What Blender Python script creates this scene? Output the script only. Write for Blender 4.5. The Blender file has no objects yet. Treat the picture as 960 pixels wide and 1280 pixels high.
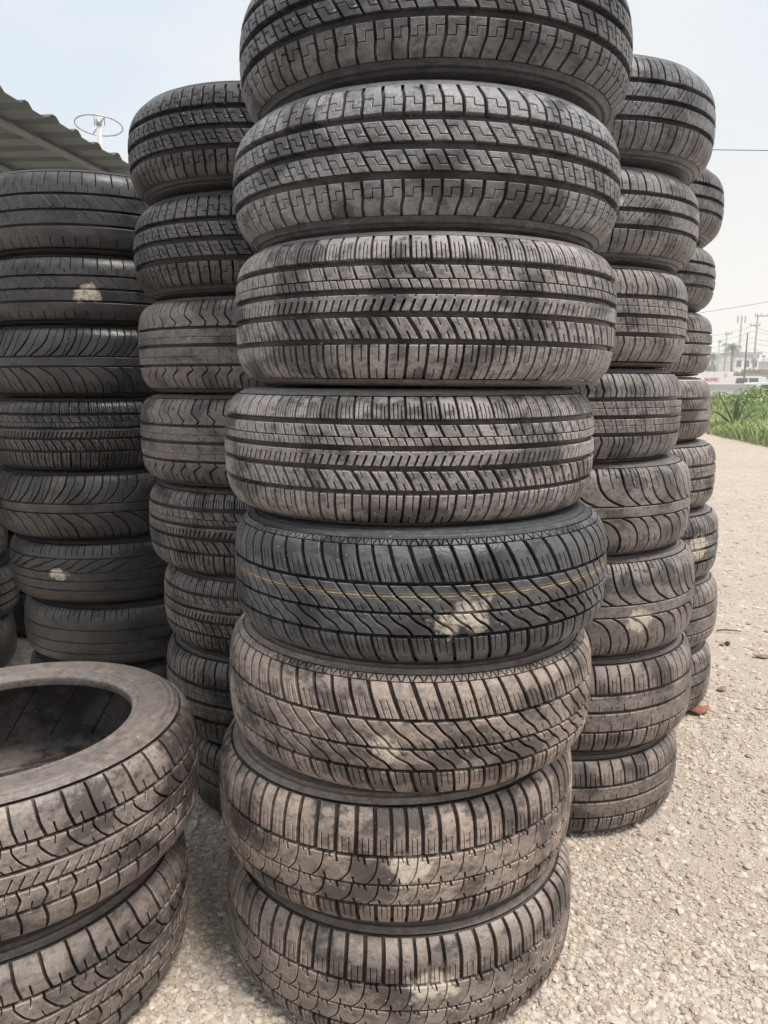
import bpy, bmesh, math, random
import numpy as np
from mathutils import Vector, Matrix, Euler

rng = np.random.default_rng(7)
random.seed(7)
R_ = math.radians
scene = bpy.context.scene
C = scene.collection

# ------------------------------------------------------------------ camera
EYE = 0.925
PITCH = R_(9.75)
F = 960.0                      # focal length in pixels of the 960 x 1280 frame
cam_d = bpy.data.cameras.new('camera')
cam_d.sensor_fit = 'VERTICAL'
cam_d.sensor_height = 24.0
cam_d.lens = 24.0 * F / 1280.0
cam_d.clip_start = 0.02
cam_d.clip_end = 3000
cam = bpy.data.objects.new('camera', cam_d)
C.objects.link(cam)
cam.location = (0, 0, EYE)
cam.rotation_euler = (R_(90) - PITCH, 0, 0)
scene.camera = cam

# ------------------------------------------------------------------ sky, sun, exposure
SUN_EL, SUN_AZ = R_(66), R_(128)      # azimuth clockwise from +Y
w = bpy.data.worlds.new('World')
scene.world = w
w.use_nodes = True
nt = w.node_tree
nt.nodes.clear()
out = nt.nodes.new('ShaderNodeOutputWorld')
bg = nt.nodes.new('ShaderNodeBackground')
bg.inputs['Strength'].default_value = 0.052
sky = nt.nodes.new('ShaderNodeTexSky')
sky.sky_type = 'NISHITA'
sky.sun_disc = False
sky.sun_elevation = SUN_EL
sky.sun_rotation = SUN_AZ
sky.dust_density = 3.0
tc = nt.nodes.new('ShaderNodeTexCoord')
mp = nt.nodes.new('ShaderNodeMapping')
mp.inputs['Scale'].default_value = (1.0, 1.0, 2.2)
no = nt.nodes.new('ShaderNodeTexNoise')
no.inputs['Scale'].default_value = 2.4
no.inputs['Detail'].default_value = 3
no.inputs['Roughness'].default_value = 0.45
rp = nt.nodes.new('ShaderNodeValToRGB')
rp.color_ramp.elements[0].position = 0.36
rp.color_ramp.elements[0].color = (5.3, 6.25, 7.3, 1)
rp.color_ramp.elements[1].position = 0.66
rp.color_ramp.elements[1].color = (6.75, 7.0, 7.2, 1)
sep = nt.nodes.new('ShaderNodeSeparateXYZ')
hr = nt.nodes.new('ShaderNodeMapRange')
hr.inputs[1].default_value = 0.0
hr.inputs[2].default_value = 0.42
hr.inputs[3].default_value = 0.75
hr.inputs[4].default_value = 0.0
hm = nt.nodes.new('ShaderNodeMixRGB')
hm.inputs[2].default_value = (7.6, 7.2, 6.6, 1)
mx = nt.nodes.new('ShaderNodeMixRGB')
mx.inputs[0].default_value = 0.95
L = nt.links.new
L(tc.outputs['Generated'], mp.inputs['Vector'])
L(mp.outputs['Vector'], no.inputs['Vector'])
L(no.outputs['Fac'], rp.inputs['Fac'])
L(tc.outputs['Generated'], sep.inputs[0])
L(sep.outputs['Z'], hr.inputs[0])
sx_r = nt.nodes.new('ShaderNodeMapRange')          # the veil is creamier towards the sun's side
sx_r.inputs[1].default_value = -0.35; sx_r.inputs[2].default_value = 0.45; sx_r.inputs[3].default_value = 0.15; sx_r.inputs[4].default_value = 1.25
L(sep.outputs['X'], sx_r.inputs[0])
mul = nt.nodes.new('ShaderNodeMath'); mul.operation = 'MULTIPLY'; mul.use_clamp = True
L(hr.outputs[0], mul.inputs[0]); L(sx_r.outputs[0], mul.inputs[1])
L(mul.outputs[0], hm.inputs[0])
L(rp.outputs['Color'], hm.inputs[1])
L(sky.outputs['Color'], mx.inputs[1])
L(hm.outputs['Color'], mx.inputs[2])
L(mx.outputs['Color'], bg.inputs['Color'])
L(bg.outputs['Background'], out.inputs['Surface'])

sun_d = bpy.data.lights.new('sun', 'SUN')
sun_d.energy = 1.5
sun_d.angle = R_(18)
sun_d.color = (1.0, 0.945, 0.87)
sun = bpy.data.objects.new('sun', sun_d)
C.objects.link(sun)
sdir = Vector((math.sin(SUN_AZ) * math.cos(SUN_EL), math.cos(SUN_AZ) * math.cos(SUN_EL), math.sin(SUN_EL)))
sun.rotation_euler = sdir.to_track_quat('Z', 'Y').to_euler()
sun.location = (0, 0, 30)

vs = scene.view_settings
vs.view_transform = 'Standard'
vs.look = 'None'
vs.exposure = 1.32
vs.gamma = 1.0
vs.use_curve_mapping = False
scene.cycles.use_denoising = True
scene.cycles.max_bounces = 4
scene.cycles.diffuse_bounces = 3
scene.cycles.volume_bounces = 2
scene.cycles.adaptive_threshold = 0.03

# ------------------------------------------------------------------ helpers
SP, CP = math.sin(PITCH), math.cos(PITCH)

def ray(px, py):
    a, b = (px - 480.0) / F, (640.0 - py) / F
    return Vector((a, CP + SP * b, CP * b - SP))

def at(px, py, Y):
    r = ray(px, py)
    return Vector((0, 0, EYE)) + r * (Y / r.y)

def ground_at(px, py, z=0.0):
    r = ray(px, py)
    return Vector((0, 0, EYE)) + r * ((z - EYE) / r.z)

def tag(o, label=None, cat=None, group=None, kind=None):
    if label: o['label'] = label
    if cat: o['category'] = cat
    if group: o['group'] = group
    if kind: o['kind'] = kind
    return o

def empty(name, loc=(0, 0, 0)):
    o = bpy.data.objects.new(name, None)
    o.empty_display_size = 0.05
    C.objects.link(o)
    o.location = loc
    return o

def link(name, me, parent=None, mat=None):
    o = bpy.data.objects.new(name, me)
    C.objects.link(o)
    if parent is not None: o.parent = parent
    if mat is not None and not me.materials: me.materials.append(mat)
    return o

def mesh_np(name, verts, faces, smooth=False, mat=None):
    """faces: (n,3) or (n,4) int array"""
    me = bpy.data.meshes.new(name)
    verts = np.asarray(verts, dtype=np.float32)
    faces = np.asarray(faces, dtype=np.int32)
    k = faces.shape[1]
    me.vertices.add(len(verts))
    me.vertices.foreach_set('co', verts.ravel())
    me.loops.add(faces.size)
    me.loops.foreach_set('vertex_index', faces.ravel())
    me.polygons.add(len(faces))
    me.polygons.foreach_set('loop_start', np.arange(0, faces.size, k, dtype=np.int32))
    me.polygons.foreach_set('use_smooth', np.full(len(faces), smooth, dtype=bool) if np.isscalar(smooth) else smooth)
    me.update(calc_edges=True)
    if mat: me.materials.append(mat)
    return me

class MB:
    """collects boxes, tubes and plates into one mesh"""
    def __init__(s): s.v, s.f = [], []
    def quadbox(s, c, sz, rz=0.0, rx=0.0):
        i = len(s.v)
        m = Matrix.Translation(Vector(c)) @ Matrix.Rotation(rz, 4, 'Z') @ Matrix.Rotation(rx, 4, 'X')
        for x in (-.5, .5):
            for y in (-.5, .5):
                for z in (-.5, .5):
                    s.v.append(m @ Vector((x * sz[0], y * sz[1], z * sz[2])))
        for q in ((0, 1, 3, 2), (4, 6, 7, 5), (0, 4, 5, 1), (2, 3, 7, 6), (0, 2, 6, 4), (1, 5, 7, 3)):
            s.f.append(tuple(i + k for k in q))
        return s
    def tube(s, pts, rad, n=8, closed=False):
        pts = [Vector(p) for p in pts]
        i0 = len(s.v)
        m = len(pts)
        for k, p in enumerate(pts):
            if closed: d = pts[(k + 1) % m] - pts[k - 1]
            else: d = pts[min(k + 1, m - 1)] - pts[max(k - 1, 0)]
            d.normalize()
            up = Vector((0, 0, 1)) if abs(d.z) < 0.9 else Vector((1, 0, 0))
            a = d.cross(up).normalized(); b = d.cross(a)
            r = rad[k] if isinstance(rad, (list, tuple)) else rad
            for j in range(n):
                t = 2 * math.pi * j / n
                s.v.append(p + (a * math.cos(t) + b * math.sin(t)) * r)
        for k in range(m if closed else m - 1):
            for j in range(n):
                s.f.append((i0 + k * n + j, i0 + k * n + (j + 1) % n, i0 + ((k + 1) % m) * n + (j + 1) % n, i0 + ((k + 1) % m) * n + j))
        if not closed:
            s.f.append(tuple(i0 + j for j in range(n)))
            s.f.append(tuple(i0 + (m - 1) * n + j for j in reversed(range(n))))
        return s
    def face(s, pts):
        i = len(s.v)
        s.v += [Vector(p) for p in pts]
        s.f.append(tuple(range(i, i + len(pts))))
        return s
    def build(s, name, mat, parent=None, smooth=False, bevel=0):
        me = bpy.data.meshes.new(name)
        me.from_pydata([tuple(v) for v in s.v], [], s.f)
        bm = bmesh.new(); bm.from_mesh(me)
        bmesh.ops.recalc_face_normals(bm, faces=bm.faces)
        if bevel:
            bmesh.ops.bevel(bm, geom=bm.edges[:], offset=bevel, segments=2, affect='EDGES')
        bm.to_mesh(me); bm.free()
        if smooth:
            for p in me.polygons: p.use_smooth = True
        me.materials.append(mat)
        return link(name, me, parent)

# ------------------------------------------------------------------ materials
def new_mat(name):
    m = bpy.data.materials.new(name)
    m.use_nodes = True
    n = m.node_tree.nodes
    b = n['Principled BSDF']
    return m, m.node_tree, b

def simple(name, col, rough=0.6, var=0.12, scale=8.0, metal=0.0, bump=0.0):
    m, t, b = new_mat(name)
    n = t.nodes; l = t.links.new
    co = n.new('ShaderNodeTexCoord')
    nz = n.new('ShaderNodeTexNoise'); nz.inputs['Scale'].default_value = scale; nz.inputs['Detail'].default_value = 6
    l(co.outputs['Object'], nz.inputs['Vector'])
    r = n.new('ShaderNodeMapRange')
    r.inputs[1].default_value = 0.3; r.inputs[2].default_value = 0.7
    r.inputs[3].default_value = 1 - var; r.inputs[4].default_value = 1 + var
    l(nz.outputs['Fac'], r.inputs[0])
    mm = n.new('ShaderNodeVectorMath'); mm.operation = 'SCALE'
    mm.inputs[0].default_value = col[:3]
    l(r.outputs[0], mm.inputs['Scale'])
    l(mm.outputs[0], b.inputs['Base Color'])
    b.inputs['Roughness'].default_value = rough
    b.inputs['Metallic'].default_value = metal
    if bump:
        bp = n.new('ShaderNodeBump'); bp.inputs['Strength'].default_value = 0.5; bp.inputs['Distance'].default_value = bump
        l(nz.outputs['Fac'], bp.inputs['Height']); l(bp.outputs['Normal'], b.inputs['Normal'])
    return m

class NG:
    """tiny node-graph helper"""
    def __init__(s, tree): s.t = tree; s.n = tree.nodes; s.l = tree.links.new
    def _in(s, node, i, v):
        if v is None: return
        if hasattr(v, 'is_linked') or isinstance(v, bpy.types.NodeSocket): s.l(v, node.inputs[i])
        else: node.inputs[i].default_value = v
    def math(s, op, a, b=None, c=None, clamp=False):
        n = s.n.new('ShaderNodeMath'); n.operation = op; n.use_clamp = clamp
        s._in(n, 0, a); s._in(n, 1, b); s._in(n, 2, c)
        return n.outputs[0]
    def vmath(s, op, a, b=None, out=0, scale=None):
        n = s.n.new('ShaderNodeVectorMath'); n.operation = op
        s._in(n, 0, a); s._in(n, 1, b)
        if scale is not None: s._in(n, 'Scale', scale)
        return n.outputs[out]
    def noise(s, vec, scale, detail=4, rough=0.55, out='Fac'):
        n = s.n.new('ShaderNodeTexNoise')
        s.l(vec, n.inputs['Vector'])
        n.inputs['Scale'].default_value = scale; n.inputs['Detail'].default_value = detail; n.inputs['Roughness'].default_value = rough
        return n.outputs[out]
    def voro(s, vec, scale, out='Distance', feature='F1'):
        n = s.n.new('ShaderNodeTexVoronoi'); n.feature = feature
        s.l(vec, n.inputs['Vector']); n.inputs['Scale'].default_value = scale
        return n.outputs[out]
    def rng(s, v, a, b, c, d, smooth=False):
        n = s.n.new('ShaderNodeMapRange')
        if smooth: n.interpolation_type = 'SMOOTHSTEP'
        s._in(n, 0, v); s._in(n, 1, a); s._in(n, 2, b); s._in(n, 3, c); s._in(n, 4, d)
        return n.outputs[0]
    def mix(s, f, a, b, mode='MIX'):
        n = s.n.new('ShaderNodeMixRGB'); n.blend_type = mode
        s._in(n, 0, f); s._in(n, 1, a); s._in(n, 2, b)
        return n.outputs[0]
    def attr(s, name, kind='GEOMETRY', out='Vector'):
        n = s.n.new('ShaderNodeAttribute'); n.attribute_type = kind; n.attribute_name = name
        return n.outputs[out]
    def sep(s, v):
        n = s.n.new('ShaderNodeSeparateXYZ'); s.l(v, n.inputs[0]); return n.outputs

def rubber_material():
    m, t, b = new_mat('worn_rubber')
    g = NG(t)
    co = t.nodes.new('ShaderNodeTexCoord').outputs['Object']
    seed = g.attr('seed', 'OBJECT', 'Fac')
    dust = g.math('MULTIPLY', g.attr('dust', 'OBJECT', 'Fac'), 1.12)
    warm = g.attr('warm', 'OBJECT', 'Fac')
    chalk = g.attr('chalk', 'OBJECT', 'Vector')
    chalk_r = g.attr('chalk_r', 'OBJECT', 'Fac')
    line_v = g.attr('line_v', 'OBJECT', 'Fac')
    tuv = g.sep(g.attr('tuv'))
    off = t.nodes.new('ShaderNodeCombineXYZ'); g.l(seed, off.inputs[0]); g.l(seed, off.inputs[2])
    p = g.vmath('ADD', co, off.outputs[0])
    # stretched along the circumference: flattened in z would follow the belt, so noise scaled more in z
    pz = g.vmath('MULTIPLY', p, (1.0, 1.0, 1.7))
    n1 = g.noise(pz, 10.0, 3, 0.6)
    n2 = g.noise(pz, 70.0, 4, 0.7)
    n3 = g.noise(p, 330.0, 1, 0.6)
    geo = t.nodes.new('ShaderNodeNewGeometry')
    up = g.sep(geo.outputs['Normal'])[2]
    a = g.math('MULTIPLY', g.rng(n1, 0.33, 0.68, 0.55, 1.2), g.rng(n2, 0.34, 0.64, 0.45, 1.4))
    a = g.math('MULTIPLY', a, g.rng(n3, 0.3, 0.7, 0.82, 1.18))
    edge = g.math('MAXIMUM', tuv[2], 0.0)
    a = g.math('ADD', a, g.math('MULTIPLY', edge, g.rng(n2, 0.4, 0.6, 0.1, 0.95)))           # scuffed block edges
    a = g.math('ADD', a, g.math('MULTIPLY', g.rng(up, 0.1, 0.9, 0.0, 1.0), 0.45))             # settled dust on up-facing rubber, raised to paint sheen on upper shoulders
    a = g.math('MULTIPLY', a, g.rng(tuv[0], 0.0, 1.0, 0.84, 1.14))                             # blocks wear unevenly
    groove_dark = g.rng(tuv[2], -1.0, -0.05, 0.27, 1.0)                                             # unworn rubber in the grooves, darkened further as painted groove shade
    a = g.math('MULTIPLY', a, groove_dark)
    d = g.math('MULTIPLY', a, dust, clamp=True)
    # rubbed black patches
    rub = g.rng(g.math('ADD', n1, g.math('MULTIPLY', g.math('SUBTRACT', n2, 0.5), 0.6)), 0.47, 0.60, 1.0, 0.20)
    rub = g.math('MAXIMUM', rub, g.rng(tuv[0], 1.4, 1.6, 0.0, 0.85))                          # side walls are dusted evenly
    d = g.math('MULTIPLY', d, rub)
    rubber = g.mix(g.rng(n2, 0.3, 0.7, 0.0, 1.0), (0.007, 0.007, 0.008, 1), (0.019, 0.019, 0.021, 1))
    dcol = g.mix(warm, (0.36, 0.365, 0.385, 1), (0.46, 0.365, 0.30, 1))
    dcol = g.mix(g.rng(n1, 0.3, 0.7, 0.0, 0.35), dcol, (0.23, 0.185, 0.165, 1))
    col = g.mix(d, rubber, dcol)
    # light specks of grit
    sp = g.voro(p, 75.0)
    spm = g.math('MULTIPLY', g.rng(sp, 0.05, 0.11, 1.0, 0.0), g.rng(n1, 0.52, 0.60, 0.0, 0.7))
    col = g.mix(spm, col, (0.55, 0.52, 0.47, 1))
    # chalk dab
    dist = g.vmath('LENGTH', g.vmath('MULTIPLY', g.vmath('SUBTRACT', co, chalk), (1.0, 1.0, 1.45)), out=1)
    cm = g.math('DIVIDE', dist, g.math('MAXIMUM', chalk_r, 0.0005))
    cm = g.math('ADD', cm, g.math('MULTIPLY', g.math('SUBTRACT', g.noise(p, 30.0, 3, 0.7), 0.5), 2.6))
    cm = g.math('MULTIPLY', g.rng(cm, 0.55, 1.0, 0.8, 0.0, True), g.rng(n3, 0.35, 0.6, 0.75, 1.0))
    cm = g.math('MULTIPLY', cm, g.rng(n2, 0.34, 0.52, 0.35, 1.0))
    col = g.mix(cm, col, (0.66, 0.58, 0.48, 1))
    # thin painted ring
    lv = g.math('ABSOLUTE', g.math('SUBTRACT', tuv[1], line_v))
    l1 = g.rng(lv, 0.0004, 0.0009, 0.9, 0.0)
    l2 = g.rng(g.math('ABSOLUTE', g.math('SUBTRACT', lv, 0.0035)), 0.0002, 0.0007, 0.35, 0.0)
    lm = g.math('MULTIPLY', g.math('MAXIMUM', l1, l2), g.rng(n2, 0.36, 0.55, 0.25, 0.95))
    col = g.mix(lm, col, (0.55, 0.40, 0.15, 1))
    g.l(col, b.inputs['Base Color'])
    g.l(g.rng(d, 0.0, 0.7, 0.33, 0.60), b.inputs['Roughness'])
    g.l(g.rng(tuv[2], -1.0, 0.0, 0.14, 0.38), b.inputs['Specular IOR Level'])               # moulded rubber in grooves, dulled further to darken them; polished by wear on top
    h = g.math('ADD', g.math('MULTIPLY', g.noise(p, 300.0, 0), 0.7), g.math('MULTIPLY', g.noise(p, 60.0, 1), 1.0))
    bp = t.nodes.new('ShaderNodeBump'); bp.inputs['Strength'].default_value = 0.45; bp.inputs['Distance'].default_value = 0.0016
    g.l(h, bp.inputs['Height']); g.l(bp.outputs['Normal'], b.inputs['Normal'])
    return m
RUBBER = rubber_material()

def ground_material():
    m, t, b = new_mat('compacted_gravel')
    g = NG(t)
    co = t.nodes.new('ShaderNodeTexCoord').outputs['Object']
    big = g.noise(co, 0.9, 5, 0.6)
    mid = g.noise(co, 7.0, 6, 0.65)
    fine = g.noise(co, 140.0, 4, 0.7)
    vd = g.voro(co, 85.0)
    vc = g.sep(g.voro(co, 85.0, 'Color'))[0]
    vd2 = g.voro(co, 190.0)
    c = g.mix(g.rng(mid, 0.32, 0.68, 0.0, 1.0), (0.43, 0.35, 0.285, 1), (0.57, 0.49, 0.42, 1))
    c = g.mix(g.rng(big, 0.42, 0.62, 0.0, 0.55), c, (0.44, 0.355, 0.29, 1))
    stone = g.math('MULTIPLY', g.rng(vd, 0.25, 0.5, 1.0, 0.0), g.rng(vc, 0.45, 0.6, 0.0, 1.0))
    c = g.mix(g.math('MULTIPLY', stone, 0.6), c, (0.64, 0.575, 0.50, 1))
    v3 = g.voro(co, 26.0); v3c = g.sep(g.voro(co, 26.0, 'Color'))
    st3 = g.math('MULTIPLY', g.rng(v3, 0.22, 0.42, 1.0, 0.0), g.rng(v3c[0], 0.5, 0.7, 0.0, 0.75))
    c = g.mix(st3, c, (0.66, 0.60, 0.53, 1))
    c = g.mix(g.math('MULTIPLY', g.rng(v3, 0.2, 0.4, 1.0, 0.0), g.rng(v3c[1], 0.82, 0.9, 0.0, 0.7)), c, (0.24, 0.19, 0.155, 1))
    c = g.mix(g.rng(fine, 0.55, 0.75, 0.0, 0.5), c, (0.30, 0.235, 0.17, 1))
    # damp brown stain
    g.l(c, b.inputs['Base Color'])
    b.inputs['Roughness'].default_value = 0.9
    b.inputs['Specular IOR Level'].default_value = 0.2
    h = g.math('ADD', g.math('ADD', g.math('MULTIPLY', st3, 2.0), g.math('MULTIPLY', stone, 0.9)), g.math('ADD', g.math('MULTIPLY', fine, 0.7), g.math('MULTIPLY', g.rng(vd2, 0.1, 0.6, 1.0, 0.0), 0.5)))
    bp = t.nodes.new('ShaderNodeBump'); bp.inputs['Strength'].default_value = 0.7; bp.inputs['Distance'].default_value = 0.004
    g.l(h, bp.inputs['Height']); g.l(bp.outputs['Normal'], b.inputs['Normal'])
    return m
GROUND = ground_material()

def pebble_material():
    m, t, b = new_mat('pale_pebbles')
    g = NG(t)
    co = t.nodes.new('ShaderNodeTexCoord').outputs['Object']
    k = g.sep(g.attr('tint'))
    fine = g.noise(co, 220.0, 4, 0.7)
    c = g.mix(k[0], (0.37, 0.29, 0.23, 1), (0.72, 0.63, 0.535, 1))
    c = g.mix(g.math('MULTIPLY', k[1], 0.45), c, (0.52, 0.51, 0.48, 1))
    c = g.mix(g.rng(fine, 0.45, 0.75, 0.0, 0.5), c, (0.36, 0.285, 0.21, 1))
    g.l(c, b.inputs['Base Color'])
    b.inputs['Roughness'].default_value = 0.85
    b.inputs['Specular IOR Level'].default_value = 0.25
    bp = t.nodes.new('ShaderNodeBump'); bp.inputs['Strength'].default_value = 0.5; bp.inputs['Distance'].default_value = 0.002
    g.l(fine, bp.inputs['Height']); g.l(bp.outputs['Normal'], b.inputs['Normal'])
    return m
PEBBLE = pebble_material()

# ------------------------------------------------------------------ ground
def terrain(x, y):
    """broad shape of the ground: level yard, lower land beyond the grass verge"""
    t = np.clip((y - 22.0) / 16.0, 0, 1)
    t = t * t * (3 - 2 * t)
    return -0.7 * t

def small_relief(x, y):
    return 0.0022 * (np.sin(7.1 * x + 1.3) * np.sin(5.7 * y + 0.4) + 0.7 * np.sin(17.0 * x - 3.0 * y) * np.sin(13.0 * y + 4.0 * x) + 0.5 * np.sin(41.0 * x + 9 * y) * np.sin(37 * y - 11 * x)) - 0.002

def axis(lo, hi, core_lo, core_hi, step):
    a = list(np.arange(core_lo, core_hi, step))
    d, p, neg = step, core_hi, core_lo
    up = []
    while p < hi: up.append(p); d *= 1.25; p += d
    up.append(hi)
    dn = []; d = step
    p = core_lo - step
    while p > lo: dn.append(p); d *= 1.25; p -= d
    dn.append(lo)
    return np.array(dn[::-1] + a + up)
xs = axis(-170, 200, -1.6, 3.2, 0.03)
ys = axis(-30, 240, 0.3, 5.0, 0.03)
gx, gy = np.meshgrid(xs, ys)
gz = terrain(gx, gy) + small_relief(gx, gy) * (np.clip(1.5 - gy / 20, 0, 1))
nx, ny = len(xs), len(ys)
idx = np.arange(nx * ny).reshape(ny, nx)
quads = np.stack([idx[:-1, :-1], idx[:-1, 1:], idx[1:, 1:], idx[1:, :-1]], -1).reshape(-1, 4)
ground = link('ground', mesh_np('ground', np.stack([gx, gy, gz], -1).reshape(-1, 3), quads, True, GROUND))
tag(ground, 'pale compacted gravel yard and track with scattered stones', None, None, 'structure')

# ------------------------------------------------------------------ tyres: profiles
R0, T0 = 0.29, 0.178
SQ = [(0, 0), (-.0005, .02), (-.0022, .042), (-.0045, .055), (-.009, .066), (-.0165, .0755), (-.027, .082), (-.042, .0868), (-.06, .089),
      (-.08, .087), (-.1, .0805), (-.113, .073), (-.119, .066), (-.1205, .060)]
RD = [(0, 0), (-.0009, .02), (-.0036, .038), (-.0080, .051), (-.0150, .0625), (-.0245, .0715), (-.036, .079), (-.049, .0850), (-.064, .0887), (-.073, .089),
      (-.085, .087), (-.102, .0805), (-.114, .073), (-.119, .066), (-.1205, .060)]
LP = [(0, 0), (-.0005, .02), (-.0022, .042), (-.0045, .055), (-.009, .066), (-.0165, .0755), (-.027, .0825), (-.038, .0868), (-.050, .0882),
      (-.064, .0878), (-.078, .0862), (-.089, .0838), (-.0945, .0822), (-.0972, .0795), (-.0978, .074), (-.0972, .068)]
INNER_LP = [(-.0972, .068), (-.092, .066), (-.083, .068), (-.064, .0735), (-.047, .0745), (-.030, .070), (-.02, .06), (-.0165, .04), (-.0155, 0)]
INNER = [(-.1205, .060), (-.114, .0575), (-.105, .064), (-.085, .0725), (-.06, .0755), (-.035, .071), (-.02, .06), (-.0165, .04), (-.0155, 0)]

def catmull(pts, n):
    P = [np.array(p, float) for p in pts]
    P = [2 * P[0] - P[1]] + P + [2 * P[-1] - P[-2]]
    o = []
    for i in range(1, len(P) - 2):
        a, b, c, d = P[i - 1:i + 3]
        for k in range(n):
            t = k / n
            o.append(0.5 * ((2 * b) + (c - a) * t + (2 * a - 5 * b + 4 * c - d) * t * t + (3 * b - a - 3 * c + d) * t ** 3))
    o.append(P[-2])
    return np.array(o)

class Profile:
    def __init__(s, half, vend):
        full = [(r, -z) for r, z in half[:0:-1]] + half
        q = catmull(full, 8)
        arc = np.concatenate([[0], np.cumsum(np.hypot(*np.diff(q, axis=0).T))])
        mid = np.interp(0, q[:, 1], arc) if False else arc[len(q) // 2]
        s.v = arc - mid
        s.r = q[:, 0] + R0
        s.z = q[:, 1]
        tr, tz = np.gradient(s.r, s.v), np.gradient(s.z, s.v)
        ln = np.hypot(tr, tz)
        s.nr, s.nz = tz / ln, -tr / ln
        s.vend = vend
        s.vmax = s.v[-1]
    def at(s, v, h):
        r = np.interp(v, s.v, s.r) + h * np.interp(v, s.v, s.nr)
        z = np.interp(v, s.v, s.z) + h * np.interp(v, s.v, s.nz)
        return r, z
    def depth(s, v, d0):
        a = np.abs(v)
        return np.interp(a, [0, .056, s.vend, s.vend + .002], [d0, d0, max(.003, d0 * .6), .0006])
PROF = {'sq': Profile(SQ, 0.0885), 'rd': Profile(RD, 0.081), 'lp': Profile(LP, 0.0885)}

def revolve(r, z, n, phase=0.0):
    th = np.linspace(0, 2 * np.pi, n, endpoint=False) + phase
    v = np.stack([np.outer(np.cos(th), r), np.outer(np.sin(th), r), np.tile(z, (n, 1))], -1)
    m = len(r)
    i = np.arange(n)[:, None] * m + np.arange(m - 1)[None]
    j = ((np.arange(n) + 1) % n)[:, None] * m + np.arange(m - 1)[None]
    f = np.stack([i, j, j + 1, i + 1], -1).reshape(-1, 4)
    return v.reshape(-1, 3), f

def set_tuv(me, arr):
    a = me.attributes.new('tuv', 'FLOAT_VECTOR', 'POINT')
    a.data.foreach_set('vector', np.asarray(arr, np.float32).ravel())

# ------------------------------------------------------------------ tyres: tread ribs
def smooth_line(pts, n=4):
    if len(pts) < 3: return [tuple(p) for p in pts]
    return [tuple(p) for p in catmull(pts, n)]

def cut(pts, w=3.0, sm=True):
    return ('c', smooth_line(pts) if sm else pts, max(1.7, w * 1.45) / 1000)
def notch(pts, w=1.0, sm=False):
    return ('n', smooth_line(pts) if sm else pts, max(1.35, w * 1.2) / 1000)

def zsipe(pts, w=1.3):
    """a sipe running from one lateral groove to the next; pts are (fraction across the block, t)"""
    return ('z', pts, w / 1000)

def densify(line, mx):
    o = [line[0]]
    for a, b in zip(line[:-1], line[1:]):
        k = max(1, int(math.ceil(math.hypot(b[0] - a[0], b[1] - a[1]) / mx)))
        for i in range(1, k + 1):
            o.append((a[0] + (b[0] - a[0]) * i / k, a[1] + (b[1] - a[1]) * i / k))
    return o

def offsets(line, w, lock_start=True, lock_end=True):
    Lo, Ro = [], []
    m = len(line)
    for k, (x, y) in enumerate(line):
        ds = []
        if k > 0: ds.append((x - line[k - 1][0], y - line[k - 1][1]))
        if k < m - 1: ds.append((line[k + 1][0] - x, line[k + 1][1] - y))
        ns = []
        for dx, dy in ds:
            q = math.hypot(dx, dy) or 1e-9
            ns.append((-dy / q, dx / q))
        if (k == 0 and lock_start) or (k == m - 1 and lock_end):
            nx_, ny_ = ns[0]
            sgn = 1 if nx_ >= 0 else -1
            s_ = sgn * min(2.2, 1 / max(abs(nx_), .3))
            ox, oy = s_ * w / 2, 0
        elif len(ns) == 2:
            bx, by = ns[0][0] + ns[1][0], ns[0][1] + ns[1][1]
            q = math.hypot(bx, by) or 1e-9
            bx, by = bx / q, by / q
            c_ = max(.45, bx * ns[0][0] + by * ns[0][1])
            ox, oy = bx * w / 2 / c_, by * w / 2 / c_
        else:
            ox, oy = ns[0][0] * w / 2, ns[0][1] * w / 2
        Lo.append((x + ox, y + oy)); Ro.append((x - ox, y - oy))
    return Lo, Ro

def clamp_line(line, v0, v1):
    o = [line[0]]
    for x, y in line[1:-1]:
        if v0 + 2e-4 < y < v1 - 2e-4: o.append((x, y))
    return o + [line[-1]]

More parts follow.
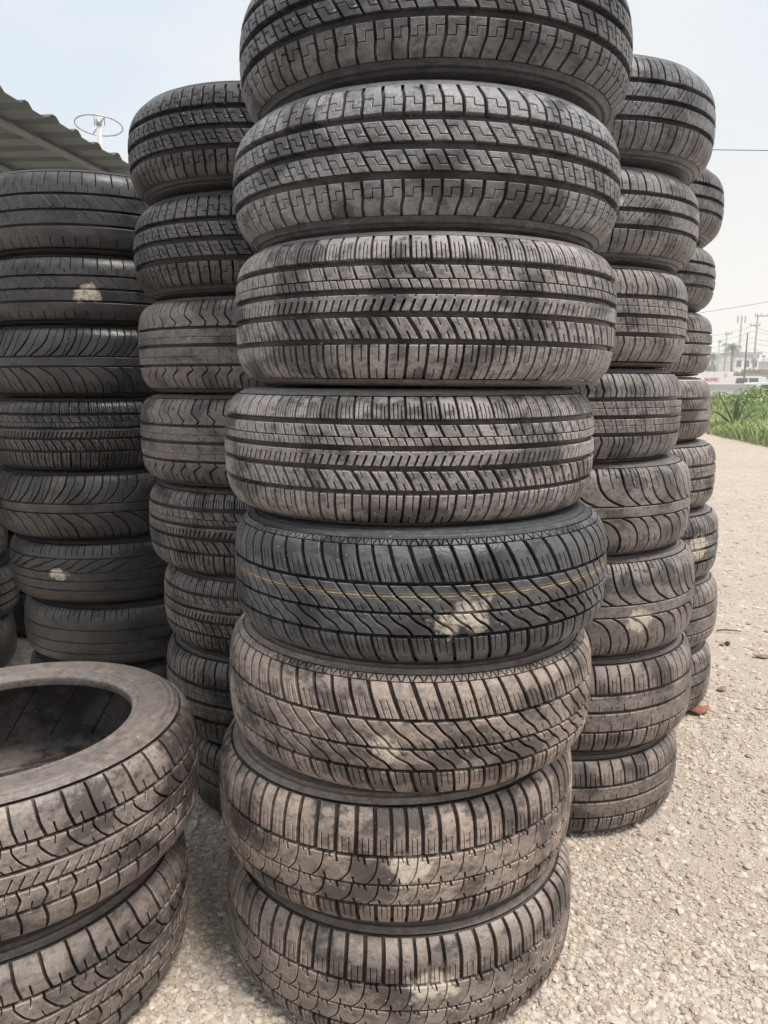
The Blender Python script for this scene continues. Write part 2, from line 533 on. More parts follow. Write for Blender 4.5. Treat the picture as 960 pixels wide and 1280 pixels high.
def rib_polys(v0, v1, feats, p):
    """polygons [(points, real-edge flags)] of one pitch, metres"""
    P = lambda line: densify([(s * p, v0 + t * (v1 - v0)) for s, t in line], 0.006)
    cuts = sorted([(f[1], f[2]) for f in feats if f[0] == 'c'], key=lambda c: c[0][0][0])
    nts = [f for f in feats if f[0] == 'n']
    def edge_walk(xa, xb, tside):
        items = []
        for _, line, w_ in nts:
            if abs(line[0][1] - tside) > 1e-6: continue
            for sh in (-2, -1, 0, 1, 2):
                x0 = (line[0][0] + sh) * p
                if xa + .0008 < x0 < xb - .0008:
                    items.append((x0, P([(s + sh, t) for s, t in line]), w_))
        items.sort(key=lambda i: i[0], reverse=(tside > .5))
        pts = []
        for _, ln, w_ in items:
            lo, ro = offsets(ln, w_, True, False)
            pts += lo + ro[::-1]
        return pts
    res = []
    if not cuts:
        pts = [(0, v0)] + edge_walk(0, p, 0) + [(p, v0), (p, v1)] + edge_walk(0, p, 1) + [(0, v1)]
        real = []
        for a, b in zip(pts, pts[1:] + pts[:1]):
            real.append(not (abs(a[0] - b[0]) < 1e-9 and (abs(a[0]) < 1e-9 or abs(a[0] - p) < 1e-9)))
        return [(pts, real)]
    for i, (ln, w_) in enumerate(cuts):
        if i + 1 < len(cuts): ln2, w2 = cuts[i + 1]; sh = 0
        else: ln2, w2 = cuts[0]; sh = 1
        ra = clamp_line(offsets(P(ln), w_)[1], v0, v1)
        lb = clamp_line(offsets(P([(s + sh, t) for s, t in ln2]), w2)[0], v0, v1)
        zs = [f for f in feats if f[0] == 'z']
        if zs:
            zp, zw = zs[0][1], zs[0][2]
            xat = lambda line, y: float(np.interp(y, [q[1] for q in line], [q[0] for q in line]))
            yy = lambda t: v0 + t * (v1 - v0)
            path = [(xat(ra, yy(t)) + f_ * (xat(lb, yy(t)) - xat(ra, yy(t))), yy(t)) for f_, t in zp]
            lo_, ro_ = offsets(path, zw, False, False)
            ya, yb = path[0][1], path[-1][1]
            h_ = zw / 2
            lo_[0], lo_[-1] = (xat(ra, ya + h_), ya + h_), (xat(lb, yb + h_), yb + h_)
            ro_[0], ro_[-1] = (xat(ra, ya - h_), ya - h_), (xat(lb, yb - h_), yb - h_)
            low = [ra[0]] + [q for q in lb if q[1] < yb - h_ - 3e-4] + ro_[::-1] + [q for q in ra[:0:-1] if q[1] < ya - h_ - 3e-4]
            upp = lo_ + [q for q in lb if q[1] > yb + h_ + 3e-4] + [q for q in ra[::-1] if q[1] > ya + h_ + 3e-4]
            for pts in (low, upp): res.append((pts, [True] * len(pts)))
            continue
        pts = [ra[0]] + edge_walk(ra[0][0], lb[0][0], 0) + lb + edge_walk(ra[-1][0], lb[-1][0], 1) + ra[:0:-1]
        res.append((pts, [True] * len(pts)))
    return res

def inset(pts, real, c):
    n = len(pts); o = []
    for i in range(n):
        a, b, d = pts[i - 1], pts[i], pts[(i + 1) % n]
        e1, e2 = (b[0] - a[0], b[1] - a[1]), (d[0] - b[0], d[1] - b[1])
        q1, q2 = math.hypot(*e1) or 1e-9, math.hypot(*e2) or 1e-9
        n1, n2 = (-e1[1] / q1, e1[0] / q1), (-e2[1] / q2, e2[0] / q2)
        c1, c2 = (c if real[i - 1] else 0), (c if real[i] else 0)
        det = n1[0] * n2[1] - n1[1] * n2[0]
        if abs(det) > .25:
            x = (c1 * n2[1] - c2 * n1[1]) / det; y = (n1[0] * c2 - n2[0] * c1) / det
        else:
            x, y = (n1[0] * c1 + n2[0] * c2) / 2, (n1[1] * c1 + n2[1] * c2) / 2
        o.append((b[0] + x, b[1] + y))
    return o

def rib_cell(v0, v1, feats, p, prof, d0, ch):
    V, T, SM = [], [], []
    bm = bmesh.new()
    bl = bm.verts.layers.int.new('block')
    plain = not any(f[0] == 'c' for f in feats)
    for pi, (pts, real) in enumerate(rib_polys(v0, v1, feats, p)):
        cl = [pts[0]]
        rl = []
        for k in range(1, len(pts)):
            if math.hypot(pts[k][0] - cl[-1][0], pts[k][1] - cl[-1][1]) > 1e-5:
                rl.append(real[k - 1]); cl.append(pts[k])
        rl.append(real[-1])
        pts, real = cl, rl
        ins = inset(pts, real, ch)
        foot = inset(pts, real, -.0011)
        try:
            nv = [bm.verts.new((x, y, 0)) for x, y in ins]
            for q in nv: q[bl] = pi
            bm.faces.new(nv)
        except ValueError:
            continue
        n = len(pts)
        for k in range(n):
            if not real[k]: continue
            j = (k + 1) % n
            A, B = pts[k], pts[j]
            i0 = len(V)
            dA, dB = float(prof.depth(A[1], d0)) + .0012, float(prof.depth(B[1], d0)) + .0012
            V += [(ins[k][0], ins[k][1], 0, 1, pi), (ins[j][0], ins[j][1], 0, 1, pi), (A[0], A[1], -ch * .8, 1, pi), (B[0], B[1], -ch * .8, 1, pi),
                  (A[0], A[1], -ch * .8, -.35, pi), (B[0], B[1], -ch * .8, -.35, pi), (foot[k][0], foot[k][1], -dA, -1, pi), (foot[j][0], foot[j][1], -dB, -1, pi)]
            T += [(i0, i0 + 2, i0 + 3), (i0, i0 + 3, i0 + 1), (i0 + 4, i0 + 6, i0 + 7), (i0 + 4, i0 + 7, i0 + 5)]
    SM = [False] * len(T)
    bm.normal_update()
    bmesh.ops.triangulate(bm, faces=bm.faces[:])
    lo, hi = min(v0, v1), max(v0, v1)
    planes = [y for y in (-.078, -.070, -.062, -.052, -.04, -.02, 0, .02, .04, .052, .062, .070, .078) if lo + .002 < y < hi - .002]
    for y in planes:
        bmesh.ops.bisect_plane(bm, geom=bm.verts[:] + bm.edges[:] + bm.faces[:], plane_co=(0, y, 0), plane_no=(0, 1, 0))
    xsv = [v.co.x for v in bm.verts]
    k = math.floor(min(xsv) / .02) + 1
    while k * .02 < max(xsv):
        bmesh.ops.bisect_plane(bm, geom=bm.verts[:] + bm.edges[:] + bm.faces[:], plane_co=(k * .02, 0, 0), plane_no=(1, 0, 0))
        k += 1
    bmesh.ops.triangulate(bm, faces=bm.faces[:])
    bm.verts.index_update()
    i0 = len(V)
    blk = {}
    for f in bm.faces:                      # vertices made by slicing take the block of their face
        k_ = max(q[bl] for q in f.verts)
        for q in f.verts: blk[q.index] = max(blk.get(q.index, 0), k_)
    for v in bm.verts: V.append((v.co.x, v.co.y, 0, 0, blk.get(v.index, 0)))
    for f in bm.faces:
        vv = [q.index + i0 for q in f.verts]
        if f.normal.z < 0: vv = vv[::-1]
        T.append(tuple(vv)); SM.append(True)
    bm.free()
    return np.array(V), np.array(T, int), np.array(SM)

def rib_mesh(name, v0, v1, feats, N, prof, d0, ch=.0007):
    p = 2 * math.pi * R0 / N
    V, T, S = rib_cell(v0, v1, feats, p, prof, d0, ch)
    k = np.arange(N)[:, None]
    x = k + V[:, 0][None] / p
    xw = x + 0.22 * np.sin(2 * np.pi * x * 5 / N) + 0.13 * np.sin(2 * np.pi * x * 11 / N + 1)      # unequal pitch lengths
    th = xw * 2 * np.pi / N
    v = np.tile(V[:, 1], (N, 1)); h = np.tile(V[:, 2], (N, 1))
    r, z = prof.at(v, h)
    co = np.stack([r * np.cos(th), r * np.sin(th), z], -1).reshape(-1, 3)
    f = (T[None] + (np.arange(N) * len(V))[:, None, None]).reshape(-1, 3)
    nb_ = int(V[:, 4].max()) + 1
    tone = rng.uniform(0, 1, (N, nb_)) if any(q[0] == 'c' for q in feats) else np.full((N, nb_), .5)
    tone = tone[np.arange(N)[:, None], V[:, 4].astype(int)[None]]
    me = mesh_np(name, co, f, np.tile(S, N), RUBBER)
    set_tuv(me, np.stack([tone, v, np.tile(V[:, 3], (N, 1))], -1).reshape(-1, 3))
    return me

mm = .001
def mir(feats):
    return [(k, [(s, 1 - t) for s, t in (ln[::-1] if k == 'c' else ln)], w_) for k, ln, w_ in feats]

def patterns():
    P = {}
    # key-shaped sipes, four ribs
    sh = [cut([(0, 0), (0, .42), (-.12, .7), (-.18, 1)], 3.0), zsipe([(0, .44), (.5, .44), (.5, .20), (1, .20)])]
    ct = [cut([(.5, 0), (0, 1)], 2.4, False), zsipe([(0, .70), (.5, .70), (.5, .30), (1, .30)])]
    P['key'] = dict(prof='rd', N=74, d=.0095, ribs=[(-80, -37, mir(sh)), (-27, -5, ct), (5, 27, ct), (37, 80, sh)])
    # asymmetric, five ribs
    P['asym'] = dict(prof='sq', N=84, d=.009, ribs=[
        (-86, -42, [cut([(-.22, 0), (-.08, .5), (0, 1)], 2.6), notch([(.55, 1), (.52, .55)], 1.6), notch([(.25, 0), (.34, .35)], 1.0)]),
        (-35, -12, [cut([(.62, 0), (.35, .5), (0, 1)], 3.4), notch([(1.12, 0), (.95, .38)], 1.8), notch([(.45, 1), (.62, .62)], .9)]),
        (-4.5, 13, [notch([(.12, 0), (.36, .74)], 2.6), notch([(.62, 0), (.86, .74)], 2.6), notch([(.40, 1), (.33, .86)], .9)]),
        (20.5, 29.5, [cut([(.18, 0), (0, 1)], 1.4, False), cut([(.68, 0), (.5, 1)], .8, False)]),
        (31, 45, [cut([(.3, 0), (0, 1)], 2.4, False), notch([(.75, 1), (.9, .45)], .9)]),
        (53, 86, [cut([(.1, 0), (.03, .6), (0, 1)], 2.4), notch([(.36, 0), (.31, .62)], .8), notch([(.62, 0), (.57, .62)], .8), notch([(.84, 0), (.79, .5)], .8)])])
    # big slanted shoulder, S-curved centre
    scut = [cut([(1.15, 0), (.86, .34), (.40, .62), (0, 1)], 2.6), notch([(.5, 1), (.68, .72)], 1.0)]
    P['slant'] = dict(prof='sq', N=68, d=.009, ribs=[
        (-86, -43, [cut([(.32, 0), (0, 1)], 3.6, False), notch([(.33, 1), (.46, .5)], .8), notch([(.66, 1), (.8, .5)], .8)]),
        (-38, -12, scut), (-8, 25, [cut([(1.15, 0), (.84, .32), (.42, .6), (0, 1)], 2.6), notch([(1.6, 0), (1.4, .3)], 1.2)]),
        (30, 76, [cut([(.58, 0), (.2, .62), (0, 1)], 3.8), notch([(.9, 0), (.62, .5)], .8), notch([(1.2, 0), (.92, .5)], .8)]),
        (77.5, 87, [cut([(0, 0), (.18, 1)], 1.4, False), cut([(.47, 0), (.32, 1)], 1.4, False), cut([(.55, 0), (.68, 1)], 1.2, False), cut([(.92, 0), (.82, 1)], 1.2, False)])])
    # upright shoulder blocks, crescent centre
    cres = [cut([(-.08, 0), (.16, .26), (.30, .6), (.36, 1)], 1.5), notch([(.80, 1), (.86, .74)], 2.6), notch([(.42, 0), (.37, .24)], 2.4), notch([(.58, 1), (.60, .86)], 1.6)]
    P['crescent'] = dict(prof='sq', N=74, d=.0085, ribs=[
        (-86, -47, [cut([(-.06, 0), (0, 1)], 4.0, False), notch([(.33, 1), (.33, .45)], .7), notch([(.66, 1), (.66, .45)], .7)]),
        (-42, -16.5, cres, 56), (-13.5, 20, cres, 56),
        (25.5, 84, [cut([(0, 0), (.02, .6), (-.06, 1)], 4.2), notch([(.33, 0), (.33, .34)], .9), notch([(.66, 0), (.66, .34)], .9)])])
    # straight shoulder, crescents with ticks
    c2 = [cut([(-.2, 0), (.05, .45), (.32, 1)], 1.5), notch([(.55, 0), (.62, .38)], 1.6), notch([(.9, 1), (.84, .62)], 1.6), notch([(.6, 1), (.56, .8)], 1.2)]
    shs = [cut([(0, 0), (.02, 1)], 2.4, False), notch([(.5, 0), (.5, .82)], 1.0)]
    P['straight'] = dict(prof='rd', N=60, d=.0095, ribs=[(-80, -34, mir(shs)), (-25, -4.5, c2), (4.5, 25, c2), (34, 80, shs)])
    # kinked shoulder and grid centre
    kk = [cut([(0, 0), (.12, .22), (0, .4), (-.1, 1)], 2.8, False), notch([(.55, 0), (.6, .24), (.5, .42)], 1.2), notch([(.45, 1), (.48, .6)], 1.0)]
    gd = lambda q: [cut([(.16 + q, 0), (q, 1)], 1.5, False), notch([(.62 + q, 1), (.68 + q, .35)], 1.0)]
    P['kink'] = dict(prof='sq', N=64, d=.009, ribs=[(-84, -37, mir(kk)), (-28.5, -17, gd(.16)), (-15.6, -4.5, gd(0)), (3.5, 15, gd(.16)), (16.4, 27.5, gd(0)), (36, 84, kk)])
    # long swept grooves either side of a plain rib
    up = [cut([(.95, 0), (.62, .09), (.36, .2), (.14, .38), (.02, .62), (0, 1)], 3.4), notch([(.5, 1), (.5, .62), (.6, .42)], 1.6), notch([(.74, 1), (.74, .72), (.86, .72)], .8), notch([(.24, 1), (.24, .78), (.36, .78)], .8)]
    dn = [cut([(0, 0), (-.02, .38), (-.14, .62), (-.36, .8), (-.62, .91), (-.95, 1)], 3.4), notch([(.5, 0), (.5, .4), (.4, .58)], 1.6), notch([(.28, 0), (.28, .3), (.16, .3)], .8), notch([(.78, 0), (.78, .24), (.66, .24)], .8)]
    P['sweep'] = dict(prof='sq', N=44, d=.0075, ribs=[(-86, -12, dn), (-9, 9, []), (12, 86, up)])
    # worn centre
    wn = [notch([(.3, 0), (.34, .42)], 1.9), notch([(.75, 1), (.72, .74)], 1.4)]
    wsh = [cut([(.06, 0), (0, 1)], 3.2, False), notch([(.35, 0), (.35, .5)], .8), notch([(.68, 0), (.68, .5)], .8)]
    P['worn'] = dict(prof='sq', N=60, d=.006, ribs=[(-86, -42, mir(wsh)), (-37, -6, wn), (1, 26, wn), (33, 84, wsh)])
    # chevron centre
    cha = [cut([(.5, 0), (0, 1)], 1.1, False), cut([(1.0, 0), (.5, 1)], 1.1, False)]
    P['chevron'] = dict(prof='sq', N=64, d=.009, ribs=[(-84, -34, mir(shs)), (-27, -3.5, mir(cha)), (3.5, 27, cha), (34, 84, [cut([(.35, 0), (0, 1)], 2.4, False), notch([(.7, 0), (.5, .8)], 1.0)])])
    # plain ribs, short slits in the shoulder
    P['slit'] = dict(prof='sq', N=58, d=.0075, ribs=[
        (-84, -37, [notch([(.4, 0), (.42, .55)], 1.8)]), (-31, -6, [notch([(.2, 1), (.7, .3)], 1.0)]), (0, 27, [notch([(.1, 1), (.8, .2)], 1.0), notch([(.75, 0), (.9, .2)], 1)]),
        (33, 82, [notch([(.3, 1), (.3, .28)], 2.0), notch([(.72, 0), (.72, .3)], .9)])])
    # curved arcs either side of a plain rib
    arc_u = [cut([(-.9, 0), (-.35, .28), (-.02, .6), (.02, 1)], 2.8), notch([(-.2, 0), (.12, .2), (.34, .46)], 1.6, True), notch([(.5, 1), (.48, .7), (.3, .45)], 1.4, True)]
    arc_d = [cut([(.5, 0), (.45, .35), (.15, .7), (-.5, 1)], 2.8), notch([(1.0, 0), (.96, .3), (.74, .55)], 1.4, True)]
    P['arc'] = dict(prof='sq', N=44, d=.0075, ribs=[(-86, -16, arc_d), (-12, 8, []), (12, 86, arc_u)])
    # long diagonal lines
    P['diag'] = dict(prof='sq', N=40, d=.005, ribs=[
        (-84, -44, []), (-41, -18, []), (-15, 6, [notch([(.1, 1), (.6, .1)], 1.2)]), (9, 43, [cut([(-1.0, 0), (.6, 1)], 2.0, False), notch([(.2, 0), (.9, .45)], 1.2)]),
        (46, 84, [notch([(.25, 1), (.25, .2)], 1.6), notch([(.75, 1), (.75, .2)], 1.6)])])
    P['plain'] = dict(prof='sq', N=56, d=.0035, ribs=[(-84, -46, []), (-43, -14, []), (-11, 22, []), (25, 84, [notch([(.3, 1), (.26, .4)], 1.8), notch([(.8, 1), (.76, .66)], 1.2)])])
    # zigzag-edged shoulders, fine rails in the centre
    zz = [cut([(.3, 0), (.42, .12), (-.05, .36), (0, 1)], 2.4, False), notch([(.45, 1), (.45, .5)], 1.6)]
    rl = [notch([(.3, 1), (.5, .3)], 1.0)]
    P['zigzag'] = dict(prof='sq', N=56, d=.008, ribs=[(-86, -40, mir(zz)), (-34, -22, rl), (-21, -5, rl), (2, 13, rl), (14, 27, rl), (33, 86, zz)])
    # blind crescents, narrow slanted rib
    P['hook'] = dict(prof='lp', N=54, d=.0085, ribs=[
        (-86, -45, [cut([(0, 0), (.05, .6), (-.05, 1)], 3.0)]),
        (-40, -18, [cut([(-.1, 0), (.1, .5), (0, 1)], 2.4), notch([(.5, 0), (.55, .4)], 1.6), notch([(.5, 1), (.45, .7)], 1.0)]),
        (-13, 5, [notch([(.1, 0), (.4, .75)], 2.4), notch([(.6, 0), (.9, .75)], 2.4)]),
        (10, 35, [cut([(.55, 0), (.3, .25), (0, .75), (-.02, 1)], 2.2), notch([(.55, 1), (.5, .65)], 1.6), notch([(.95, 0), (.85, .3)], 1.4)]),
        (40, 84, [cut([(.25, 0), (.08, .4), (0, 1)], 3.0), notch([(.62, 0), (.55, .28)], 2.2)])])
    return P

PART = {}
def tyre_meshes(key, spec):
    pr = PROF[spec['prof']]
    parts = []
    ve = pr.vend
    # groove floor
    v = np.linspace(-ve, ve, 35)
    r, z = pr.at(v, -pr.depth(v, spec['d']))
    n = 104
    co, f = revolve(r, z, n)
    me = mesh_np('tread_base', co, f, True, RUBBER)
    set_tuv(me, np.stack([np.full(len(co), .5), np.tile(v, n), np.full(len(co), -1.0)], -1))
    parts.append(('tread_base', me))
    # side walls with raised rings
    for s in (-1, 1):
        v = np.linspace(ve, pr.vmax, 48)
        h = np.full(len(v), -.0006)
        for c0, wd, am in ((ve + .009, .0016, .0018), (ve + .013, .0012, -.0016), (ve + .019, .0012, .0011), (pr.vmax - .034, .0010, -.0014), (pr.vmax - .026, .0022, .0026), (pr.vmax - .020, .0012, -.0016)):
            h += am * np.exp(-((v - c0) / wd) ** 2)
        r, z = pr.at(s * v, h)
        if s > 0: r, z = r[::-1], z[::-1]
        co, f = revolve(r, z, n)
        f = f[:, ::-1]
        me = mesh_np('sidewall', co, f, True, RUBBER)
        vv = s * v if s < 0 else (s * v)[::-1]
        set_tuv(me, np.stack([np.full(len(co), 2.0), np.tile(vv, n), np.zeros(len(co))], -1))
        parts.append(('sidewall', me))
    half = catmull(INNER_LP if spec['prof'] == 'lp' else INNER, 3)
    q = np.concatenate([half, half[-2::-1] * np.array([1, -1])])
    co, f = revolve(q[:, 0] + R0, q[:, 1], n)
    me = mesh_np('inner_liner', co, f, True, RUBBER)
    set_tuv(me, np.stack([np.full(len(co), .5), np.full(len(co), .5), np.zeros(len(co))], -1))
    parts.append(('inner_liner', me))
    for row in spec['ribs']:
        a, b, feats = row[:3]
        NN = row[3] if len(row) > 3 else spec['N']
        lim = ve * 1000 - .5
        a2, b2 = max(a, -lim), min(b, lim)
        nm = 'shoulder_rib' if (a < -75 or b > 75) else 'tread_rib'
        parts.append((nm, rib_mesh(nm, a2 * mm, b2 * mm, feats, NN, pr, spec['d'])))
    return parts

PATS = patterns()
seed_n = [0]
def tyre(label, pat, loc, R, th, spin=0.0, tilt=(0, 0), flip=False, dust=.4, warm=.5, chalk=None, chalk_r=.03, line_v=9.0, group=None, side_dust=.45):
    if pat not in PART: PART[pat] = tyre_meshes(pat, PATS[pat])
    root = empty('tyre', loc)
    m = Matrix.Rotation(tilt[0], 3, 'X') @ Matrix.Rotation(tilt[1], 3, 'Y') @ Matrix.Rotation(spin, 3, 'Z')
    if flip: m = m @ Matrix.Rotation(math.pi, 3, 'X')
    root.rotation_euler = m.to_euler()
    root.scale = (R / R0, R / R0, th / T0)
    tag(root, label, 'tyre', group)
    seed_n[0] += 1
    lc = (9.0, 9.0, 9.0)
    if chalk:
        d = ray(*chalk); o = Vector((0, 0, EYE)); c = Vector(loc)
        a = d.x ** 2 + d.y ** 2
        b = 2 * ((o.x - c.x) * d.x + (o.y - c.y) * d.y)
        e = (o.x - c.x) ** 2 + (o.y - c.y) ** 2 - (R * .99) ** 2
        q = max(0.0, b * b - 4 * a * e)
        hit = o + d * ((-b - math.sqrt(q)) / (2 * a))
        li = m.inverted() @ (hit - c)
        lc = (li.x * R0 / R, li.y * R0 / R, li.z * T0 / th)
    for nm, me in PART[pat]:
        p = link(nm, me, root)
        p['seed'] = seed_n[0] * 3.71
        p['dust'] = float(dust) * (side_dust if nm in ('sidewall', 'inner_liner') else 1.0)   # darker side walls and inner liner
        p['warm'] = float(warm)
        p['chalk'] = [float(x) for x in lc]
        p['chalk_r'] = float(chalk_r)
        p['line_v'] = float(line_v)
    return root

def x_from_edge(px, py, Y, R, side):
    r = ray(px, py); phi = math.atan2(r.x, r.y)
    return (Y * math.sin(phi) - side * R) / math.cos(phi)

G_M = 'tyres of the stack with the yellow-striped tyre'
def stack(rows, Yc, side, group, R=.29):
    z = 0.0
    for row in rows[::-1]:
        label, pat, edge, rowy, th, kw = row
        R_i = kw.pop('R', R)
        if isinstance(edge, tuple):
            r1, r2 = ray(edge[0], rowy), ray(edge[1], rowy)
            p1, p2 = math.atan2(r1.x, r1.y), math.atan2(r2.x, r2.y)
            mid, hw = (p1 + p2) / 2, (p2 - p1) / 2
            dist = R_i / math.sin(hw)
            Y = dist * math.cos(mid)
            Y = Yc + max(-.03, min(.03, Y - Yc))
            X = Y * math.tan(mid)
        else:
            Y = Yc + kw.pop('dy', 0.0)
            X = x_from_edge(edge, rowy, Y, R_i, side)
        tyre(label, pat, (X, Y, z + th / 2), R_i, th, group=group, **kw)
        z += th

S = 'yellow-striped tyre'
M = [
 ('topmost tyre with key-shaped sipes, crowning the stack of the ' + S, 'key', (300, 790), 55, .180, dict(spin=.3, dust=.42, warm=.0)),
 ('second tyre from top, key-shaped sipes, in the stack of the ' + S, 'key', (291, 776), 235, .182, dict(spin=1.1, dust=.68, warm=.08, tilt=(.006, .006))),
 ('third tyre from top, five-ribbed dusty tread, in the stack of the ' + S, 'asym', (294, 771), 390, .192, dict(spin=.7, dust=.78, warm=.35, tilt=(0, .008))),
 ('fourth tyre from top, five-ribbed dusty tread, in the stack of the ' + S, 'asym', (281, 742), 565, .181, dict(spin=2.2, dust=.76, warm=.4, tilt=(.006, .0))),
 ('black tyre with a thin yellow line around its tread and chalk dab', 'slant', (292, 760), 705, .178, dict(spin=.2, dust=.25, warm=.0, line_v=.012, chalk=(580, 773), chalk_r=.042, tilt=(-.012, -.01))),
 ('brown-dusted tyre with slanted blocks directly under the ' + S, 'slant', (285, 741), 855, .181, dict(spin=1.9, dust=.72, warm=.9, chalk=(480, 935), chalk_r=.026, tilt=(-.01, .012))),
 ('brown-dusted tyre with crescent cuts, second from bottom under the ' + S, 'crescent', (270, 720), 985, .191, dict(spin=.5, dust=.74, warm=.95, chalk=(515, 1085), chalk_r=.032, tilt=(-.008, -.012))),
 ('bottom tyre with crescent cuts on the gravel under the ' + S, 'crescent', (280, 718), 1120, .185, dict(spin=2.9, dust=.62, warm=.85, chalk=(540, 1232), chalk_r=.036)),
]
stack(M, 1.235, 0, G_M)

B_ = 'stack between the ' + S + ' and the track'
B = [
 ('grey topmost tyre, straight shoulder cuts, of the roadside stack behind the ' + S, 'straight', 895, 155, .186, dict(spin=.2, dust=.50, warm=.05)),
 ('second tyre from top, pale chalk smear, roadside stack behind the ' + S, 'straight', 874, 285, .176, dict(spin=1.2, dust=.60, warm=.2, chalk=(758, 258), chalk_r=.03)),
 ('third tyre from top, kinked cuts, roadside stack behind the ' + S, 'kink', 859, 405, .188, dict(spin=.4, dust=.6, warm=.5)),
 ('fourth tyre from top, kinked cuts, roadside stack behind the ' + S, 'kink', 851, 520, .182, dict(spin=2.0, dust=.52, warm=.45)),
 ('upper tyre with swept grooves in the roadside stack behind the ' + S, 'sweep', 862, 640, .184, dict(spin=.9, dust=.56, warm=.55, tilt=(-.01, -.01))),
 ('lower tyre with swept grooves and chalk dab, roadside stack behind the ' + S, 'sweep', 867, 750, .205, dict(spin=2.4, dust=.56, warm=.6, chalk=(798, 775), chalk_r=.034, tilt=(-.01, -.015))),
 ('worn tyre second from bottom in the roadside stack behind the ' + S, 'worn', 864, 850, .201, dict(spin=.1, dust=.6, warm=.75, tilt=(-.01, -.02))),
 ('worn bottom tyre on gravel in the roadside stack behind the ' + S, 'worn', 845, 955, .176, dict(spin=1.4, dust=.55, warm=.85)),
]
stack(B, 1.70, 1, B_, .275)

Cs = [
 ('topmost tyre of the last stack along the track', 'straight', 906, 250, .190, dict(spin=.6, dust=.45, warm=.35)),
 ('second tyre from top in the last stack along the track', 'straight', 895, 345, .174, dict(spin=1.9, dust=.5, warm=.4)),
 ('chevron-ribbed tyre, third from top in the last stack along the track', 'chevron', 890, 430, .167, dict(spin=.3, dust=.55, warm=.5)),
 ('fourth tyre from top in the last stack along the track', 'chevron', 888, 512, .173, dict(spin=1.0, dust=.62, warm=.55)),
 ('fifth tyre from top in the last stack along the track', 'kink', 894, 597, .184, dict(spin=2.6, dust=.58, warm=.55)),
 ('chalk-marked tyre, sixth from top in the last stack along the track', 'kink', 897, 682, .196, dict(spin=.7, dust=.52, warm=.5, chalk=(876, 682), chalk_r=.045)),
 ('second tyre from bottom in the last stack along the track', 'worn', 896, 765, .195, dict(spin=1.1, dust=.58, warm=.65, tilt=(-.01, -.01))),
 ('bottom tyre of the last stack along the track, by a red shard', 'worn', 887, 850, .186, dict(spin=.2, dust=.6, warm=.75)),
]
stack(Cs, 2.24, 1, 'tyres of the last stack along the track')

D = [
 ('topmost tyre with key-shaped sipes, stack beside the black-tyre stack', 'key', 159, 180, .184, dict(spin=.9, dust=0.224, warm=.25)),
 ('second tyre from top, key-shaped sipes, stack beside the black-tyre stack', 'key', 166, 300, .190, dict(spin=2.0, dust=0.208, warm=.3)),
 ('third tyre from top, zigzag-edged ribs, stack beside the black-tyre stack', 'zigzag', 173, 430, .182, dict(spin=.3, dust=0.416, warm=.55)),
 ('fourth tyre from top, zigzag-edged ribs, stack beside the black-tyre stack', 'zigzag', 176, 548, .181, dict(spin=1.6, dust=0.400, warm=.6)),
 ('fifth tyre from top, five-ribbed tread, stack beside the black-tyre stack', 'asym', 187, 655, .177, dict(spin=.5, dust=0.336, warm=.6)),
 ('sixth tyre from top, five-ribbed tread, stack beside the black-tyre stack', 'asym', 206, 755, .165, dict(spin=2.5, dust=0.336, warm=.7)),
 ('second tyre from bottom in the stack beside the black-tyre stack', 'kink', 209, 850, .200, dict(spin=1.5, dust=0.288, warm=.8)),
 ('bottom tyre in the stack beside the black-tyre stack', 'worn', 236, 965, .176, dict(spin=.8, dust=0.176, warm=.7)),
]
stack(D, 1.70, -1, 'tyres of the stack beside the black-tyre stack', .268)

K = 'tall black stack beside the shed'
E = [
 ('topmost tyre with plain ribs on the ' + K, 'slit', -30, 265, .198, dict(spin=.2, dust=0.154, warm=.1)),
 ('second tyre from top with pale dab on the ' + K, 'slit', -25, 360, .169, dict(spin=1.7, dust=0.112, warm=.3, chalk=(109, 368), chalk_r=.034)),
 ('third tyre from top with curved arc grooves on the ' + K, 'arc', -20, 450, .180, dict(spin=.6, dust=0.098, warm=.3)),
 ('fourth tyre from top, five slanted ribs, on the ' + K, 'asym', -15, 543, .188, dict(spin=2.1, dust=0.140, warm=.5)),
 ('fifth tyre from top with curved arc grooves on the ' + K, 'arc', -4, 630, .181, dict(spin=2.6, dust=0.154, warm=.5)),
 ('sixth tyre from top, diagonal lines, on the ' + K, 'diag', 14, 715, .173, dict(spin=.4, dust=0.112, warm=.5, chalk=(74, 718), chalk_r=.03)),
 ('seventh tyre from top, smooth ringed tread, on the ' + K, 'plain', 32, 795, .170, dict(spin=1.3, dust=0.126, warm=.5)),
 ('bottom tyre of the ' + K + ' behind the low pair', 'plain', 40, 870, .170, dict(spin=.3, dust=0.105, warm=.5)),
]
stack(E, 2.215, -1, 'tyres of the tall black stack')

FS = [(('topmost', 'second', 'third', 'fourth', 'fifth', 'sixth', 'seventh', 'bottom')[i] + ' tyre of the shadowed stack beyond the tall black stack, counting from the top', 'plain' if i % 2 else 'slit', (8, 4, 8, 4, 8, 12, 28, 26)[i], (300, 360, 430, 500, 600, 690, 770, 850)[i], .178,
       dict(spin=.5 * i, dust=.12, warm=.5)) for i in range(8)]
stack(FS, 2.36, 1, 'tyres of the shadowed black stack')

FB = [(('topmost', 'second', 'third', 'fourth', 'fifth', 'sixth', 'seventh', 'bottom')[i] + ' tyre, from the top, of the rear black stack added to darken the gaps', 'slit' if i % 2 else 'plain', 150, 520, .178,
       dict(spin=.7 * i, dust=.10, warm=.4)) for i in range(8)]
stack(FB, 2.95, 1, 'tyres of the added rear black stack')  # stack added at the back to cover and darken the gaps

